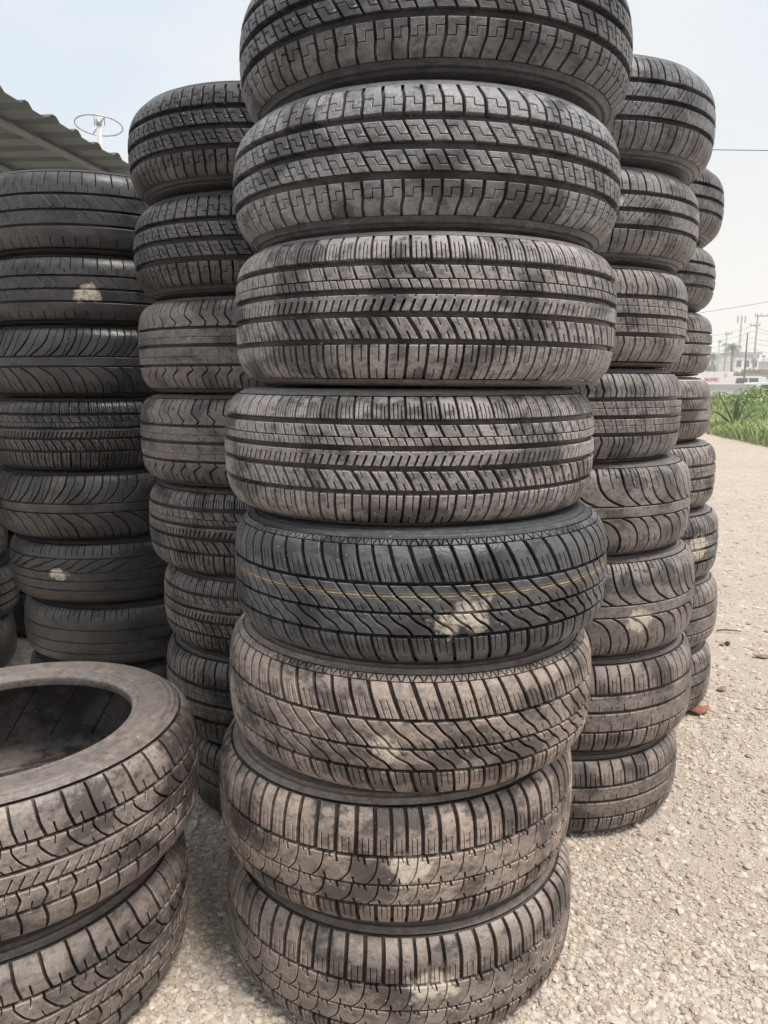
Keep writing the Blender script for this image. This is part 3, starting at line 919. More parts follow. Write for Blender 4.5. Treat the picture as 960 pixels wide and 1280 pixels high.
GP = 'tyres of the low two-tyre pile'
open_tyre = tyre('upper tyre of the two-tyre pile, its open centre showing', 'hook', (-.585, 1.10, .318), .290, .198, spin=.9, tilt=(-.015, -.03), dust=.64, warm=.75, group=GP, side_dust=.5)
tyre('lower tyre of the two-tyre pile, resting on the gravel', 'hook', (-.61, 1.10, .105), .290, .204, spin=2.0, dust=.58, warm=.8, group=GP)

# slanting splice marks on the open tyre's inner liner
SEAM = simple('liner_seam_rubber', (.012, .012, .012), .7, .1, 40)
for k in range(22):
    a0 = k * 2 * math.pi / 22
    pts = []
    for j in range(9):
        zz_ = -.045 + .09 * j / 8
        a_ = a0 - .24 * (j / 8)
        rr_ = R0 - .0166 - .0045 * (abs(zz_) / .045) ** 2
        pts.append((rr_ * math.cos(a_), rr_ * math.sin(a_), zz_))
    MB().tube(pts, .0012, 5).build('liner_seam', SEAM, open_tyre, True)

# ------------------------------------------------------------------ gravel
def ico():
    t = (1 + 5 ** .5) / 2
    v = np.array([(-1, t, 0), (1, t, 0), (-1, -t, 0), (1, -t, 0), (0, -1, t), (0, 1, t), (0, -1, -t), (0, 1, -t), (t, 0, -1), (t, 0, 1), (-t, 0, -1), (-t, 0, 1)], float)
    v /= np.linalg.norm(v[0])
    f = np.array([(0, 11, 5), (0, 5, 1), (0, 1, 7), (0, 7, 10), (0, 10, 11), (1, 5, 9), (5, 11, 4), (11, 10, 2), (10, 7, 6), (7, 1, 8), (3, 9, 4), (3, 4, 2), (3, 2, 6), (3, 6, 8), (3, 8, 9), (4, 9, 5), (2, 4, 11), (6, 2, 10), (8, 6, 7), (9, 8, 1)])
    return v, f
ICO_V, ICO_F = ico()
rocks = [ICO_V * (1 + rng.uniform(-.28, .22, (12, 1))) + rng.uniform(-.1, .1, (12, 3)) for _ in range(10)]

occupied = [(o.location.x, o.location.y) for o in C.objects if o.name.startswith('tyre') and o.location.z < .2]
def free_spot(x, y, rad=.24):
    ok = np.ones(len(x), bool)
    for cx, cy in occupied: ok &= (x - cx) ** 2 + (y - cy) ** 2 > rad ** 2
    return ok
def in_view(x, y, m=.12):
    d = y * CP + (EYE) * SP
    a = x / d
    b = (-EYE * CP + y * SP) / d
    return (np.abs(a) < .5 + m) & (b > -.6667 - m)

def scatter(n, y0, y1, power):
    u = rng.uniform(0, 1, n)
    y = (y0 ** (1 - power) + u * (y1 ** (1 - power) - y0 ** (1 - power))) ** (1 / (1 - power))
    x = rng.uniform(-.62, .62, n) * (y + .3)
    k = in_view(x, y) & free_spot(x, y)
    return x[k], y[k]

px_, py_ = scatter(330000, .55, 7.0, 1.9)
clump = np.sin(3.1 * px_ + 1.7 * py_) * np.sin(2.3 * py_ - 1.1 * px_) + .6 * np.sin(9.0 * px_ + 2) * np.sin(8.0 * py_)
keep = rng.uniform(0, 1, len(px_)) < .62 + .38 * clump
px_, py_ = px_[keep][:78000], py_[keep][:78000]
n = len(px_)
rad = np.clip(np.exp(rng.normal(math.log(.0029), .48, n)), .0014, .0088) * (1 + .10 * np.clip(py_ - 1, 0, 5))
sx, sy, sz = rad * rng.uniform(.8, 1.35, n), rad * rng.uniform(.7, 1.1, n), rad * rng.uniform(.35, .75, n)
ang = rng.uniform(0, 2 * np.pi, n)
base = np.stack(rocks)[rng.integers(0, 10, n)]
bx, by, bz = base[..., 0] * sx[:, None], base[..., 1] * sy[:, None], base[..., 2] * sz[:, None]
ca, sa = np.cos(ang)[:, None], np.sin(ang)[:, None]
gxz = small_relief(px_, py_)
co = np.stack([bx * ca - by * sa + px_[:, None], bx * sa + by * ca + py_[:, None], bz + (gxz + sz * rng.uniform(-.1, .5, n))[:, None]], -1).reshape(-1, 3)
OCT = np.array([(0, 5, 9), (0, 9, 7), (0, 7, 11), (0, 11, 5), (3, 9, 4), (3, 4, 2), (3, 2, 6), (3, 6, 9), (5, 4, 9), (5, 11, 4), (11, 2, 4), (11, 6, 2), (7, 9, 6), (11, 7, 6)])
big_ = rad > .0042
fc = np.concatenate([(ICO_F[None] + (np.where(big_)[0] * 12)[:, None, None]).reshape(-1, 3), (OCT[None] + (np.where(~big_)[0] * 12)[:, None, None]).reshape(-1, 3)])
me = mesh_np('gravel', co, fc, False, PEBBLE)
tint = np.stack([np.clip(rng.normal(.55, .3, n), 0, 1), rng.uniform(0, 1, n) ** 3, np.zeros(n)], -1)
a = me.attributes.new('tint', 'FLOAT_VECTOR', 'POINT')
a.data.foreach_set('vector', np.repeat(tint, 12, 0).astype(np.float32).ravel())
tag(link('gravel', me), 'pale loose gravel strewn over the yard', 'gravel', None, 'stuff')

# larger stones, each its own piece of the ground
stone_meshes = []
for k in range(10):
    bm = bmesh.new()
    bmesh.ops.create_icosphere(bm, subdivisions=2, radius=1)
    dirs = [Vector(rng.normal(0, 1, 3)).normalized() for _ in range(9)]
    lim = [rng.uniform(.5, .85) for _ in range(9)]
    for v in bm.verts:
        for d_, l_ in zip(dirs, lim):
            q = v.co.dot(d_)
            if q > l_: v.co -= d_ * (q - l_)
    me = bpy.data.meshes.new('stone'); bm.to_mesh(me); bm.free()
    me.materials.append(PEBBLE)
    a = me.attributes.new('tint', 'FLOAT_VECTOR', 'POINT')
    tt = (float(np.clip(rng.normal(.7, .25), 0, 1)), float(rng.uniform(0, 1) ** 2), 0.0)
    a.data.foreach_set('vector', np.tile(np.array(tt, np.float32), len(me.vertices)))
    stone_meshes.append(me)
sx_, sy_ = scatter(1400, .6, 5.0, 1.6)
sel = free_spot(sx_, sy_, .29) & in_view(sx_, sy_, .02)
sx_, sy_ = sx_[sel][:300], sy_[sel][:300]
for x, y in zip(sx_, sy_):
    o = link('stone', stone_meshes[int(rng.integers(0, 10))], ground)
    r = float(np.clip(np.exp(rng.normal(math.log(.0078), .36)), .005, .019)) * (1 + .12 * max(0, y - 1))
    o.scale = (r * rng.uniform(.9, 1.5), r * rng.uniform(.7, 1.1), r * rng.uniform(.3, .55))
    o.rotation_euler = (rng.uniform(-.2, .2), rng.uniform(-.2, .2), rng.uniform(0, 6.28))
    o.location = (x, y, float(small_relief(x, y)) + o.scale[2] * .25)

# small litter
BRICK = simple('red_clay', (.30, .12, .08), .85, .25, 60)
DRY = simple('dry_leaf', (.28, .17, .115), .8, .25, 60)
TWIG = simple('dry_twig', (.10, .075, .055), .85, .2, 60)
def flake(name, px, py, r, th_, mat, label, cat, ang=0.0, stretch=1.6):
    p = ground_at(px, py)
    bm = bmesh.new()
    bmesh.ops.create_icosphere(bm, subdivisions=2, radius=1)
    for v in bm.verts:
        v.co *= 1 + .25 * math.sin(5 * v.co.x + 3 * v.co.y + px) * math.cos(4 * v.co.y + py)
        v.co = Vector((v.co.x * r * stretch, v.co.y * r, v.co.z * th_ + .25 * r * v.co.x * v.co.x))
    me = bpy.data.meshes.new(name); bm.to_mesh(me); bm.free(); me.materials.append(mat)
    o = link(name, me); o.location = (p.x, p.y, th_ * .7); o.rotation_euler = (0, 0, ang)
    return tag(o, label, cat)
flake('brick_shard', 873, 890, .020, .010, BRICK, 'broken red brick shard at the foot of the last stack', 'shard', .3)
flake('dry_leaf', 902, 862, .012, .003, DRY, 'small curled brown leaf lying near the red shard', 'leaf', .8)
flake('dry_leaf', 953, 821, .013, .003, DRY, 'long reddish dry leaf on the open track', 'leaf', -.1, 2.2)
flake('dry_leaf', 903, 806, .009, .003, DRY, 'brown leaf scrap beside the dark pebble', 'leaf', .4)
flake('dark_pebble', 909, 806, .010, .008, TWIG, 'dark brown pebble standing beside the leaf scrap', 'pebble', .4, 1.0)
a, b = ground_at(896, 788, .006), ground_at(926, 789, .008)
tw = MB().tube([a, a.lerp(b, .4) + Vector((0, .006, .002)), b], [.003, .0028, .0018], 6).build('twig', TWIG)
tag(tw, 'thin dry twig lying across the track', 'twig')

# ------------------------------------------------------------------ shed roof
STEEL = simple('galvanised_sheet', (.075, .088, .087), .6, .18, 3.0, .15)
BEAM = simple('painted_steel', (.12, .13, .13), .6, .15, 6.0)
ZR = 3.05
pa, pb = ground_at(4, 116, ZR), ground_at(156, 201, ZR)
ed = (pb - pa).normalized()
inn = Vector((-ed.y, ed.x, 0))
shed = empty('open_shed', (pa.x, pa.y, 0))
tag(shed, 'open shed with corrugated grey metal roof on thin posts', 'shed')
def to_shed(v): return v - Vector((pa.x, pa.y, 0))
pitch_w, rise = .36, .038
prof_pts = [(0, 0), (.055, rise), (.105, rise), (.16, 0), (.36, 0)]
n_sheet = 4
for k in range(8):
    mb = MB()
    for side_z in (0, .0012):
        pass
    V, Fq = [], []
    us = []
    for c in range(3):
        for (u_, z_) in prof_pts[:-1]: us.append((c * pitch_w + u_, z_))
    us.append((3 * pitch_w - .001, 0))
    start = -1.6 + k * 3 * pitch_w
    rows_ = [0, .9, 2.0, 3.2, 4.4]
    for j, dlen in enumerate(rows_):
        for u_, z_ in us:
            sag = .006 * math.sin(u_ * 3 + k)
            p_ = pa + ed * (start + u_) + inn * (dlen + (0.012 * math.sin(5 * u_ + k * 2) if j == 0 else 0))
            p_ = Vector((p_.x, p_.y, ZR + z_ + .03 * dlen + sag))
            V.append(tuple(to_shed(p_)))
    m_ = len(us)
    for j in range(len(rows_) - 1):
        for i in range(m_ - 1):
            Fq.append((j * m_ + i, j * m_ + i + 1, (j + 1) * m_ + i + 1, (j + 1) * m_ + i))
    me = bpy.data.meshes.new('roof_sheet'); me.from_pydata(V, [], Fq); me.materials.append(STEEL)
    o = link('roof_sheet', me, shed)
    so = o.modifiers.new('thickness', 'SOLIDIFY'); so.thickness = .0015
for dlen in (.38, 1.35, 2.5, 3.9):
    a, b = pa + ed * -1.6 + inn * dlen, pa + ed * 7.0 + inn * dlen
    a.z = b.z = ZR + .03 * dlen - .042
    MB().tube([to_shed(a), to_shed(b)], .034, 10).build('purlin', BEAM, shed, True)
for u_ in (-1.2, 3.6, 6.6):
    for dlen in (.6, 3.8):
        p_ = pa + ed * u_ + inn * dlen
        MB().tube([to_shed(Vector((p_.x, p_.y, -.02))), to_shed(Vector((p_.x, p_.y, ZR + .03 * dlen - .12)))], .03, 10).build('post', BEAM, shed, True)
    a, b = pa + ed * u_ + inn * .2, pa + ed * u_ + inn * 4.2
    a.z, b.z = ZR - .108, ZR - .108 + .03 * 4.2
    MB().tube([to_shed(a), to_shed(b)], .033, 8).build('rafter', BEAM, shed, True)

# ------------------------------------------------------------------ ring aerial on a white mast
WHITE = simple('white_paint', (.78, .78, .76), .5, .06, 4.0)
ALU = simple('dull_aluminium', (.45, .46, .46), .45, .1, 8.0, .6)
rc = at(123.5, 157, 14.0)
aer = empty('ring_aerial', (rc.x, rc.y, 0))
tag(aer, 'ring-shaped aerial on a white mast rising behind the shed roof', 'aerial')
rr = .385
tiltm = Matrix.Rotation(R_(-8), 3, 'X')
zc = rc.z
ringp = [tiltm @ Vector((rr * math.cos(t), rr * math.sin(t), 0)) + Vector((0, 0, zc)) for t in np.linspace(0, 2 * math.pi, 48, endpoint=False)]
MB().tube(ringp, .012, 6, True).build('ring', ALU, aer, True)
q1, q2 = tiltm @ Vector((-.22, .316, 0)), tiltm @ Vector((.22, -.316, 0))
MB().tube([q1 + Vector((0, 0, zc)), q2 + Vector((0, 0, zc))], .011, 6).build('crossbar', ALU, aer, True)
MB().tube([(0, 0, 0), (0, 0, zc - .35), (0, 0, zc + .04)], [.05, .045, .032], 12).build('mast', WHITE, aer, True)
MB().tube([(0, 0, zc), (0, 0, zc + .10)], .05, 10).build('hub', ALU, aer, True)
for dx, hh in ((-.07, .28), (.10, .22)):
    MB().tube([(dx, 0, zc + .0), (dx * 1.1, 0, zc + hh)], .008, 6).build('rod', ALU, aer, True)

# ------------------------------------------------------------------ grass verge
def leaf_material(name, c1, c2, scale=3.0):
    m, t, b = new_mat(name)
    g = NG(t)
    co = t.nodes.new('ShaderNodeTexCoord').outputs['Object']
    g.l(g.mix(g.rng(g.noise(co, scale, 4, .6), .35, .65, 0, 1), c1, c2), b.inputs['Base Color'])
    b.inputs['Roughness'].default_value = .6
    b.inputs['Specular IOR Level'].default_value = .3
    return m
GRASS = leaf_material('fresh_grass', (.16, .25, .07, 1), (.40, .44, .18, 1), .55)
FROND = leaf_material('palm_leaf', (.07, .14, .035, 1), (.14, .21, .06, 1), 2.0)
FAR_LEAF = leaf_material('far_foliage', (.05, .075, .035, 1), (.09, .115, .055, 1), .6)
BARK = simple('grey_bark', (.20, .17, .14), .85, .2, 6.0)

e0, e1 = ground_at(884, 533), ground_at(1010, 580)
def verge_grass(n=120000):
    y = 7.0 * (42.0 / 7.0) ** rng.uniform(0, 1, n); x = y * rng.uniform(.37, .60, n)
    d = (e1 - e0); nn = np.array([-(d.y), d.x]); nn = nn / np.linalg.norm(nn)
    if nn[0] < 0: nn = -nn
    wob = .35 * np.sin(1.3 * x) + .25 * np.sin(3.1 * x + 1) + .15 * np.sin(7 * x)
    dist = (x - e0.x) * nn[0] + (y - e0.y) * nn[1] + wob
    k = (dist > 0) & (rng.uniform(0, 1, n) < np.clip(dist / .6 + .2, 0, 1))
    x, y, dist = x[k], y[k], dist[k]; n = len(x)
    lump = .55 + .45 * np.sin(.9 * x + .3 * y) * np.sin(.55 * y - .2 * x + 1) + .2 * np.sin(2.3 * x + 1.7 * y)
    h = np.clip(.10 + .34 * lump * np.clip(dist / 1.4, 0, 1) + rng.normal(0, .05, n), .04, .6) * np.clip(1.25 - y / 60, .5, 1)
    a = rng.uniform(0, 2 * np.pi, n); lean = rng.uniform(.2, 1.1, n) * h
    wd = rng.uniform(.0038, .0085, n) * np.clip(y / 9, 1, 3.0)
    z0 = terrain(x, y) - .01
    cx, cy = np.cos(a), np.sin(a)
    b1 = np.stack([x - cy * wd, y + cx * wd, z0], -1); b2 = np.stack([x + cy * wd, y - cx * wd, z0], -1)
    m1 = np.stack([x - cy * wd * .8 + cx * lean * .35, y + cx * wd * .8 + cy * lean * .35, z0 + h * .62], -1)
    m2 = np.stack([x + cy * wd * .8 + cx * lean * .35, y - cx * wd * .8 + cy * lean * .35, z0 + h * .62], -1)
    tp = np.stack([x + cx * lean, y + cy * lean, z0 + h], -1)
    co = np.stack([b1, b2, m2, m1, tp], 1).reshape(-1, 3)
    i = np.arange(n)[:, None] * 5
    f = np.concatenate([i + [0, 1, 2], i + [0, 2, 3], i + [3, 2, 4]], 0)
    return mesh_np('grass', co, f, False, GRASS)
tag(link('grass', verge_grass()), 'tall green grass verge beside the track', 'grass', None, 'stuff')

def blade_leaf(mb, pts, w0):
    """folded strap leaf along a line"""
    pts = [Vector(p) for p in pts]
    m = len(pts)
    rows_ = []
    for k, p in enumerate(pts):
        d = (pts[min(k + 1, m - 1)] - pts[max(k - 1, 0)]).normalized()
        sd = d.cross(Vector((0, 0, 1)))
        if sd.length < 1e-4: sd = Vector((1, 0, 0))
        sd.normalize()
        up_ = sd.cross(d)
        t = k / (m - 1)
        w_ = w0 * (0.35 + 1.3 * t) * (1 - t) ** .7 * 1.6 + .001
        rows_.append((p - sd * w_ + up_ * w_ * .45, p, p + sd * w_ + up_ * w_ * .45))
    i = len(mb.v)
    for r in rows_: mb.v += list(r)
    for k in range(m - 1):
        for c in range(2):
            mb.f.append((i + k * 3 + c, i + k * 3 + c + 1, i + (k + 1) * 3 + c + 1, i + (k + 1) * 3 + c))
    return mb

base = at(921, 512, 14.0)
plant = empty('young_palm', (base.x, base.y, 0))
tag(plant, 'young palm with arching strap leaves growing in the grass verge', 'plant')
for k, (ex, ez, ey, sagk) in enumerate([(-.28, .52, 0, .0), (.42, .40, .1, .16), (-.38, .26, -.1, .14), (.05, .46, .1, 0), (-.06, .42, -.1, 0), (.12, .40, 0, 0), (-.14, .36, .1, .02), (.2, .3, -.15, .04), (.56, .26, .2, .2), (-.2, .3, .25, .05)]):
    pts = []
    for j in range(7):
        t = j / 6
        pts.append((ex * t, ey * t, .02 + ez * t * (1 + sagk * 2) - sagk * 2.2 * ez * t ** 3 * .9))
    pts = [tuple(1.35 * c_ for c_ in q) for q in pts]
    blade_leaf(MB(), pts, .042).build('leaf', FROND, plant)

# ------------------------------------------------------------------ far side of the road
GREYW = simple('grey_render', (.36, .37, .39), .8, .1, .8)
WHITEW = simple('white_render', (.72, .72, .71), .75, .08, .7)
DARKG = simple('dark_glass', (.04, .05, .06), .2, .1, 2)
POLE = simple('dark_pole', (.09, .085, .08), .8, .15, 2)
CONC = simple('concrete_pole', (.33, .32, .30), .85, .12, 2)
BROWN = simple('rusty_awning', (.22, .15, .11), .8, .2, 1)
REDT = simple('red_lettering', (.55, .03, .04), .5, .05, 2)
CABLE = simple('black_cable', (.035, .035, .035), .6, .05, 2)

def gz(y): return float(terrain(0.0, np.float64(y)))
def box_part(name, x0, x1, y0, y1, z0, z1, mat, parent, o=(0, 0, 0)):
    return MB().quadbox(((x0 + x1) / 2 - o[0], (y0 + y1) / 2 - o[1], (z0 + z1) / 2 - o[2]), (x1 - x0, y1 - y0, z1 - z0)).build(name, mat, parent)

# long low white wall with a grey band
Yw = 44.0
xa, xb = at(850, 490, Yw).x, at(944, 490, Yw).x
zt, zm, zb = at(900, 480.5, Yw).z, at(900, 487, Yw).z, gz(Yw) - .05
wl = empty('low_wall', (xa, Yw, gz(Yw)))
tag(wl, 'long low white wall with grey band beyond the grass', 'wall')
o = (xa, Yw, gz(Yw))
nseg = 6
for k in range(nseg):
    x0, x1 = xa + (xb - xa) * k / nseg, xa + (xb - xa) * (k + 1) / nseg - .03
    box_part('wall_panel', x0, x1, Yw, Yw + .2, zb, zm, WHITEW, wl, o)
box_part('coping', xa - .05, xb + .05, Yw - .06, Yw + .26, zm, zt, GREYW, wl, o)
for k in (1, 4):
    xk = xa + (xb - xa) * (k + .6) / nseg
    box_part('gate_panel', xk - .25, xk + .25, Yw - .03, Yw - .002, zb + .1, zm - .06, GREYW, wl, o)

# white hoarding with red letters
Yh = 60.0
xa, xb = at(846, 470, Yh).x, at(917, 470, Yh).x
zt, zb = at(900, 464.5, Yh).z, gz(Yh)
hd = empty('sign_hoarding', (xa, Yh, zb))
tag(hd, 'white hoarding with red capital letters behind the low wall', 'sign')
o = (xa, Yh, zb)
for k in range(3):
    x0, x1 = xa + (xb - xa) * k / 3, xa + (xb - xa) * (k + 1) / 3 - .02
    box_part('panel', x0, x1, Yh, Yh + .12, zb, zt, WHITEW, hd, o)
cu = bpy.data.curves.new('lettering', 'FONT')
cu.body = 'NOMIC'
cu.size = .36
cu.extrude = .015
tmp = bpy.data.objects.new('tmp_text', cu); C.objects.link(tmp)
bpy.context.view_layer.update()
tme = bpy.data.meshes.new_from_object(tmp.evaluated_get(bpy.context.evaluated_depsgraph_get()))
bpy.data.objects.remove(tmp)
wtxt = max(v.co.x for v in tme.vertices)
tme.materials.clear(); tme.materials.append(REDT); tme.name = 'lettering'
lo = link('lettering', tme, hd)
p0, p1 = at(880.5, 476.5, Yh), at(898.5, 476.5, Yh)
sc_ = (p1.x - p0.x) / wtxt
lo.scale = (sc_, sc_ * 1.15, 1)
lo.rotation_euler = (R_(90), 0, 0)
lo.location = (p0.x - xa, -.02, p0.z - zb)
pc = at(907, 469, Yh)
emb = MB().tube([(pc.x - xa, -.03, pc.z - zb), (pc.x - xa, -.002, pc.z - zb)], .12, 16).build('emblem', simple('faded_pink', (.62, .42, .42), .6), hd)

def building(name, label, Y, px0, px1, py_top, mat, roof, depth_=8.0, floors=2, cols=4, flat=True, parapet=None):
    x0, x1 = at(px0, 470, Y).x, at(px1, 470, Y).x
    zb_, zt_ = gz(Y), at(900, py_top, Y).z
    r = empty(name, (x0, Y, zb_)); tag(r, label, 'building')
    o = (x0, Y, zb_)
    box_part('wall', x0, x1, Y, Y + depth_, zb_, zt_, mat, r, o)
    if flat:
        rf = box_part('roof', x0 - .3, x1 + .3, Y - .3, Y + depth_ + .3, zt_, zt_ + .35, roof, r, o)
    else:
        mb = MB()
        xm = (x0 + x1) / 2; hz = (x1 - x0) * .22
        A = [(x0 - .4, zt_), (x1 + .4, zt_), (xm, zt_ + hz)]
        f = [(x - o[0], -.4, z - o[2]) for x, z in A]; b = [(x - o[0], depth_ + .4, z - o[2]) for x, z in A]
        mb.face(f); mb.face(b[::-1])
        for i in range(3): j = (i + 1) % 3; mb.face([f[i], b[i], b[j], f[j]])
        mb.build('roof', roof, r)
    fh = (zt_ - zb_) / floors
    for a in range(floors):
        box_part('floor_band', x0 - .05, x1 + .05, Y - .08, Y - .003, zb_ + fh * (a + 1) - .45, zb_ + fh * (a + 1) - .12, GREYW, r, o)
        for c in range(cols):
            wx = x0 + (x1 - x0) * (c + .5) / cols; hw = (x1 - x0) / cols * .3
            wz = zb_ + fh * a + fh * .3
            fr = box_part('window', wx - hw, wx + hw, Y - .06, Y - .002, wz, wz + fh * .38, CONC, r, o)
            pn = box_part('pane', wx - hw * .88, wx + hw * .88, Y - .075, Y - .062, wz + .08, wz + fh * .38 - .08, DARKG, fr, o)
    return r
building('white_building', 'two-storey white flat-roofed block behind the dark pole', 120.0, 917.5, 947, 443, WHITEW, GREYW, 10, 2, 3)
building('gabled_warehouse', 'pale grey gabled warehouse beside the white block', 140.0, 946, 992, 452, GREYW, WHITEW, 14, 1, 5, False)
building('small_hut', 'small hut with brown awning in front of the warehouse', 84.0, 953, 975, 466, CONC, BROWN, 4, 1, 2)
building('long_shop', 'long pale shop building far behind the hoarding', 150.0, 860, 912, 466, WHITEW, GREYW, 8, 1, 6)

# parked vehicles
def wheel(root, x, y, z, r, ax='Y'):
    wv = MB()
    wv.tube([(x, y - .09, z), (x, y + .09, z)], r, 18).build('wheel', POLE, root)
def van(name, label, cat, c, L_, H_, Wd, mat):
    root = empty(name, c); tag(root, label, cat, 'white vehicles parked behind the verge')
    prof_ = [(-.5, .18), (-.5, .92), (-.46, .99), (.18, 1.0), (.30, .94), (.40, .60), (.49, .54), (.5, .18)]
    if cat == 'car': prof_ = [(-.5, .2), (-.5, .58), (-.44, .66), (-.33, .98), (-.05, 1.0), (.12, .95), (.26, .66), (.46, .56), (.5, .45), (.5, .2)]
    mb = MB()
    f = [(x * L_, -Wd / 2, z * H_) for x, z in prof_]; b = [(x * L_, Wd / 2, z * H_) for x, z in prof_]
    mb.face(f); mb.face(b[::-1])
    for i in range(len(f)):
        j = (i + 1) % len(f); mb.face([f[i], b[i], b[j], f[j]])
    mb.build('body', mat, root, False, .03)
    for sy_ in (-1, 1):
        for (x0, x1) in ((-.30, -.06), (-.03, .17)):
            MB().face([(x0 * L_, sy_ * (Wd / 2 + .006), .66 * H_), (x1 * L_, sy_ * (Wd / 2 + .006), .66 * H_), (x1 * L_ * .9, sy_ * (Wd / 2 + .006), .9 * H_), (x0 * L_ * .92, sy_ * (Wd / 2 + .006), .9 * H_)]).build('side_window', DARKG, root)
        for wx in (-.30, .30):
            wheel(root, wx * L_, sy_ * (Wd / 2 - .12), .31, .31)
    MB().quadbox((.495 * L_, -Wd * .35, .45 * H_), (.06, .25, .12)).build('headlight', CONC, root)
    MB().quadbox((.495 * L_, Wd * .35, .45 * H_), (.06, .25, .12)).build('headlight', CONC, root)
    return root
p = at(966, 490, 48.0)
van('parked_car', 'white car parked at the end of the low wall', 'car', (p.x, 48.0, gz(48.0)), 4.2, 1.5, 1.7, WHITEW)
p = at(924, 478, 72.0)
van('parked_van', 'white van parked between the hoarding and the dark pole', 'van', (p.x + .6, 72.0, gz(72.0)), 4.6, 2.0, 1.8, WHITEW)

# poles
def pole(label, px, ptop, Y, r, mat, arms=(), extra=None, name='utility_pole', lean=0.0):
    b, t = at(px, 470, Y), at(px, ptop, Y)
    z0 = gz(Y)
    root = empty(name, (b.x, Y, z0)); tag(root, label, 'pole', 'poles beyond the verge')
    H_ = t.z - z0
    MB().tube([(0, 0, -.2), (lean * .5, 0, H_ / 2), (lean, 0, H_)], [r, r * .85, r * .65], 10).build('shaft', mat, root, True)
    for (a0, a1, ay) in arms:
        za = at(px, ay, Y).z - z0
        xa_, xb_ = (a0 - px) / F * Y, (a1 - px) / F * Y
        MB().quadbox(((xa_ + xb_) / 2, -.1, za), (xb_ - xa_, .12, .14)).build('crossarm', mat, root)
        for q in (0.03, .5, .97):
            xi = xa_ + (xb_ - xa_) * q
            MB().tube([(xi, -.1, za + .07), (xi, -.1, za + .32)], .05, 8).build('insulator', CONC, root, True)
    if extra:
        ze = at(px, extra, Y).z - z0
        MB().tube([(-.22, -.32, ze - .5), (-.22, -.32, ze + .5)], .26, 12).build('transformer', CONC, root, True)
    return root
pole('thick dark bare pole in front of the white block', 930.4, 415.5, 70.0, .085, POLE)
pole('tall pole with two crossarms and transformer beside the dark pole', 941.2, 392, 92.0, .13, CONC, ((932.5, 944.5, 407), (937, 953.5, 395)), 449)
pole('slim concrete pole with one crossarm behind the hoarding', 904.6, 414.5, 105.0, .10, CONC, ((902, 910, 418),))
pole('short slim pole in front of the gabled warehouse', 952.6, 444, 95.0, .08, CONC, ((950, 955, 446),))
pole('slender lamp post beside the grey tree clump', 896.3, 427, 110.0, .09, CONC, ((894.5, 898.5, 428),))

# lattice mast with panel antennas
Ym = 170.0
b, t = at(921.6, 470, Ym), at(921.8, 394, Ym)
mast = empty('cell_mast', (b.x, Ym, gz(Ym))); tag(mast, 'tall lattice telephone mast topped with panel antennas', 'mast')
Hm = t.z - gz(Ym)
for k in range(3):
    a_ = k * 2.094
    MB().tube([(.34 * math.cos(a_), .34 * math.sin(a_), -.2), (.14 * math.cos(a_), .14 * math.sin(a_), Hm)], .05, 6).build('mast_leg', CONC, mast)
mb = MB()
nb = 16
for k in range(nb):
    for j in range(3):
        a0, a1 = j * 2.094, (j + 1) * 2.094
        r0, r1 = .34 - .2 * k / nb, .34 - .2 * (k + 1) / nb
        mb.tube([(r0 * math.cos(a0), r0 * math.sin(a0), Hm * k / nb), (r1 * math.cos(a1), r1 * math.sin(a1), Hm * (k + 1) / nb)], .035, 4)
mb.build('lattice', CONC, mast)
for k in range(6):
    a_ = k * 1.047
    MB().quadbox((.85 * math.cos(a_), .85 * math.sin(a_), Hm - .9), (.22, .14, 1.5), a_).build('antenna_panel', CONC, mast)
    MB().tube([(0, 0, Hm - .9), (.85 * math.cos(a_), .85 * math.sin(a_), Hm - .9)], .04, 6).build('bracket', CONC, mast)

# palm trees
def palm(px, pyc, Y, span, label, nf=13):
    c = at(px, pyc, Y); z0 = gz(Y)
    root = empty('palm_tree', (c.x, Y, z0)); tag(root, label, 'palm tree', 'palms beyond the road')
    H_ = c.z - z0
    MB().tube([(0, 0, -.2), (.08, 0, H_ * .5), (0, 0, H_)], [.2, .15, .12], 10).build('trunk', BARK, root, True)
    for k in range(nf):
        a_ = k * 2.399 + px; el = .75 - 1.5 * ((k * 7) % nf) / nf
        L_ = span * random.uniform(.8, 1.1)
        mb = MB()
        prev = None; pts = []
        for j in range(9):
            t = j / 8
            rr_ = L_ * (t * math.cos(el) * (1 - .12 * t))
            zz_ = H_ + L_ * (math.sin(el) * t + .35 * t - .85 * t * t)
            pts.append(Vector((rr_ * math.cos(a_), rr_ * math.sin(a_), zz_)))
        mb.tube(pts, [.035 * (1 - .8 * j / 8) + .004 for j in range(9)], 5)
        for j in range(1, 9):
            d = (pts[j] - pts[j - 1]).normalized(); sd = d.cross(Vector((0, 0, 1))).normalized()
            for sgn in (-1, 1):
                for q in (0, .5):
                    p0_ = pts[j - 1].lerp(pts[j], q)
                    ll = L_ * .30 * math.sin(math.pi * min(.97, .15 + .85 * (j + q) / 9.5)) + .05
                    tip = p0_ + sd * sgn * ll * .75 + d * ll * .5 + Vector((0, 0, -ll * .55))
                    wv = d * .05
                    mb.face([p0_ - wv, p0_ + wv, tip])
        mb.build('frond', FROND, root)
palm(915.5, 434, 105.0, 2.0, 'feathery palm tree rising behind the hoarding')
palm(890.5, 445, 120.0, 1.5, 'smaller palm tree beside the lamp post')

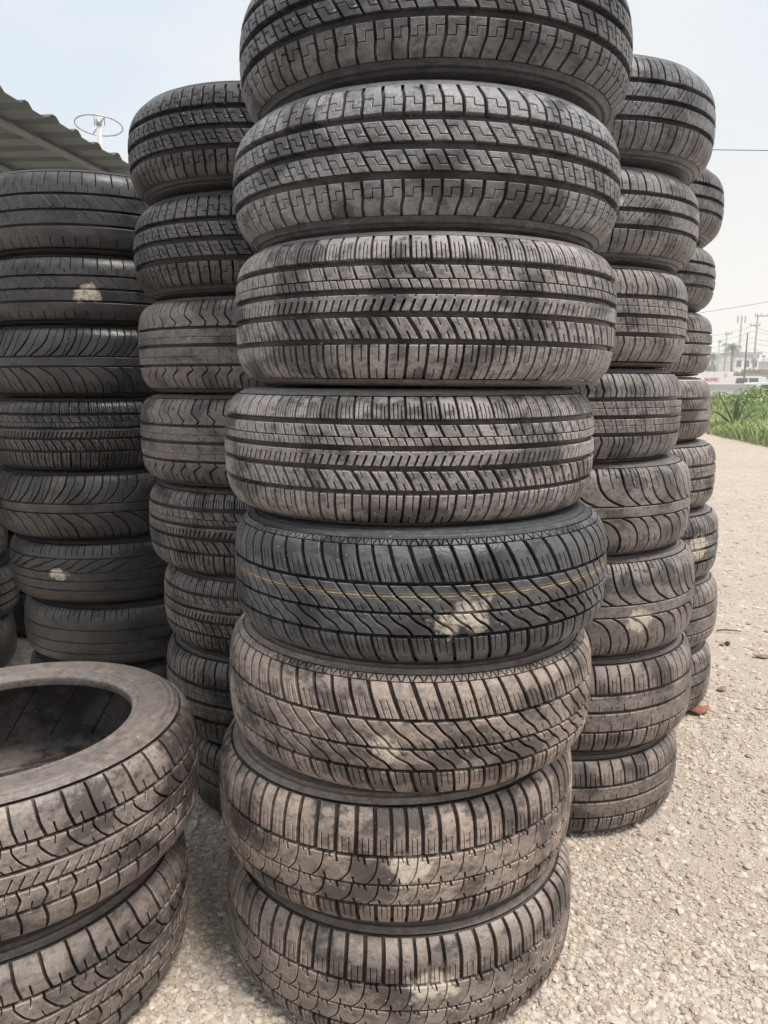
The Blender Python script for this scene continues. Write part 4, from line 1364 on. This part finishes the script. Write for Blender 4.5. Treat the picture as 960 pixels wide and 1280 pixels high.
# far tree clump, leaf-sized faces spread through uneven crowns
def far_tree(px, pyt, Y, rx, rz, label):
    c = at(px, pyt, Y); z0 = gz(Y)
    root = empty('broad_tree', (c.x, Y, z0)); tag(root, label, 'tree', 'trees beyond the road')
    H_ = c.z - z0
    tb = MB().tube([(0, 0, -.2), (.1, 0, H_ * .5), (0, .1, H_ * .8)], [.22, .16, .06], 8)
    for k in range(5):
        a_ = k * 1.3
        tb.tube([(.05, 0, H_ * .45), (rx * .6 * math.cos(a_), rx * .6 * math.sin(a_), H_ * .75)], [.08, .03], 6)
    tb.build('trunk', BARK, root, True)
    n = 2200
    cl = rng.normal(0, 1, (14, 3)); cl /= np.linalg.norm(cl, axis=1)[:, None]; cl *= rng.uniform(.35, .8, (14, 1))
    pp = cl[rng.integers(0, 14, n)] + rng.normal(0, .2, (n, 3))
    pp = pp * np.array([rx, rx, rz]) + np.array([0, 0, H_ - rz])
    a1 = rng.normal(0, 1, (n, 3)); a1 /= np.linalg.norm(a1, axis=1)[:, None]
    a2 = np.cross(a1, rng.normal(0, 1, (n, 3))); a2 /= np.linalg.norm(a2, axis=1)[:, None]
    s_ = rng.uniform(.08, .17, (n, 1))
    co = np.stack([pp - a1 * s_, pp + a2 * s_ * .6, pp + a1 * s_, pp - a2 * s_ * .6], 1).reshape(-1, 3)
    link('crown', mesh_np('crown', co, np.arange(n * 4).reshape(-1, 4), False, FAR_LEAF), root)
far_tree(903, 452, 132.0, 1.9, 1.5, 'low rounded tree behind the slim concrete pole')
far_tree(912, 454, 136.0, 1.7, 1.3, 'low tree between the palm trunk and slim pole')
far_tree(893, 455, 128.0, 1.6, 1.4, 'low tree beside the smaller palm')
far_tree(935, 461, 100.0, 2.0, 1.3, 'scrubby tree in front of the white block')
far_tree(944, 462, 104.0, 1.4, 1.4, 'scrubby tree beside the tall pole')
far_tree(968, 452, 160.0, 3.0, 2.0, 'dark broad tree behind the gabled warehouse')

def shrub(px, Y, rx, rz, label, n=1500):
    c = at(px, 500, Y); z0 = gz(Y)
    root = empty('shrub', (c.x, Y, z0)); tag(root, label, 'shrub', 'shrubs along the back of the verge')
    sb = MB()
    for k in range(6):
        a_ = k * 1.05
        sb.tube([(0, 0, 0), (rx * .5 * math.cos(a_), rx * .5 * math.sin(a_), rz * 1.2)], [.03, .01], 5)
    sb.build('stem', BARK, root)
    cl = rng.normal(0, 1, (12, 3)); cl /= np.linalg.norm(cl, axis=1)[:, None]; cl *= rng.uniform(.35, .85, (12, 1))
    pp = cl[rng.integers(0, 12, n)] + rng.normal(0, .2, (n, 3))
    pp = np.abs(pp * np.array([1, 1, 1])) * np.sign(pp) * np.array([rx, rx, rz]) + np.array([0, 0, rz])
    pp[:, 2] = np.abs(pp[:, 2])
    a1 = rng.normal(0, 1, (n, 3)); a1 /= np.linalg.norm(a1, axis=1)[:, None]
    a2 = np.cross(a1, rng.normal(0, 1, (n, 3))); a2 /= np.linalg.norm(a2, axis=1)[:, None]
    s_ = rng.uniform(.03, .07, (n, 1))
    co = np.stack([pp - a1 * s_, pp + a2 * s_ * .5, pp + a1 * s_, pp - a2 * s_ * .5], 1).reshape(-1, 3)
    link('foliage', mesh_np('foliage', co, np.arange(n * 4).reshape(-1, 4), False, GRASS), root)
shrub(900, 27.0, .7, .36, 'low dark green shrub left of the young palm')
shrub(908, 30.0, .8, .42, 'rounded green shrub just behind the young palm')
shrub(938, 24.0, .7, .36, 'leafy shrub right of the young palm')
shrub(950, 22.0, .9, .38, 'broad leafy shrub before the parked car')
shrub(966, 20.0, .8, .36, 'bright shrub at the near end of the verge')

# cables
def cable(label, a, b, sag, r):
    pts = []
    for k in range(25):
        t = k / 24
        p = a.lerp(b, t); p.z -= sag * 4 * t * (1 - t)
        pts.append(p)
    o = MB().tube(pts, r, 5).build('overhead_cable', CABLE, None, True)
    tag(o, label, 'cable', 'overhead cables')
# near line between two poles: one hidden behind the stacks, one past the frame
Yc = 20.0
pa_, pb_ = at(690, 184, Yc), at(1230, 190, Yc)
for q, lb in ((pa_, 'wooden pole carrying the single low cable, behind the stacks'), (pb_, 'wooden pole carrying the single low cable, beyond the verge')):
    rt = empty('cable_pole', (q.x, q.y, 0)); tag(rt, lb, 'pole')
    MB().tube([(0, 0, -.3), (0, 0, q.z + .25)], [.12, .09], 10).build('shaft', POLE, rt, True)
cable('single black cable crossing the open sky above the track', pa_, pb_, .02, .010)
cable('thin cable slanting up from the last stack over the track', at(800, 401, 46), at(1100, 350, 40), .15, .011)
for k, (y0, y1, y2) in enumerate([(418, 407, 420), (426, 414, 412), (433, 422, 424), (440, 428, 430), (447, 436, 440), (450, 447, 444)]):
    cable(['uppermost', 'second', 'third', 'fourth', 'fifth', 'lowest'][k] + ' power line strung from the slim pole to the tall pole', at(870, y0, 108), at(941, y1, 92), .5, .016)
    cable(['uppermost', 'second', 'third', 'fourth', 'fifth', 'lowest'][k] + ' power line running from the tall pole over the warehouse', at(941, y1, 92), at(1010, y2, 78), .4, .016)

# ------------------------------------------------------------------ haze
hz, t, bsdf = new_mat('haze_air')
t.nodes.remove(bsdf)
pv = t.nodes.new('ShaderNodeVolumePrincipled')
pv.inputs['Color'].default_value = (1, .99, .975, 1)
pv.inputs['Density'].default_value = 0.0026
pv.inputs['Anisotropy'].default_value = 0.3
t.links.new(pv.outputs['Volume'], t.nodes['Material Output'].inputs['Volume'])
bx_ = MB().quadbox((15, 105, 12.0), (400, 300, 28.0)).build('haze', hz)
tag(bx_, 'pale haze veiling the far side of the road', 'haze', None, 'stuff')
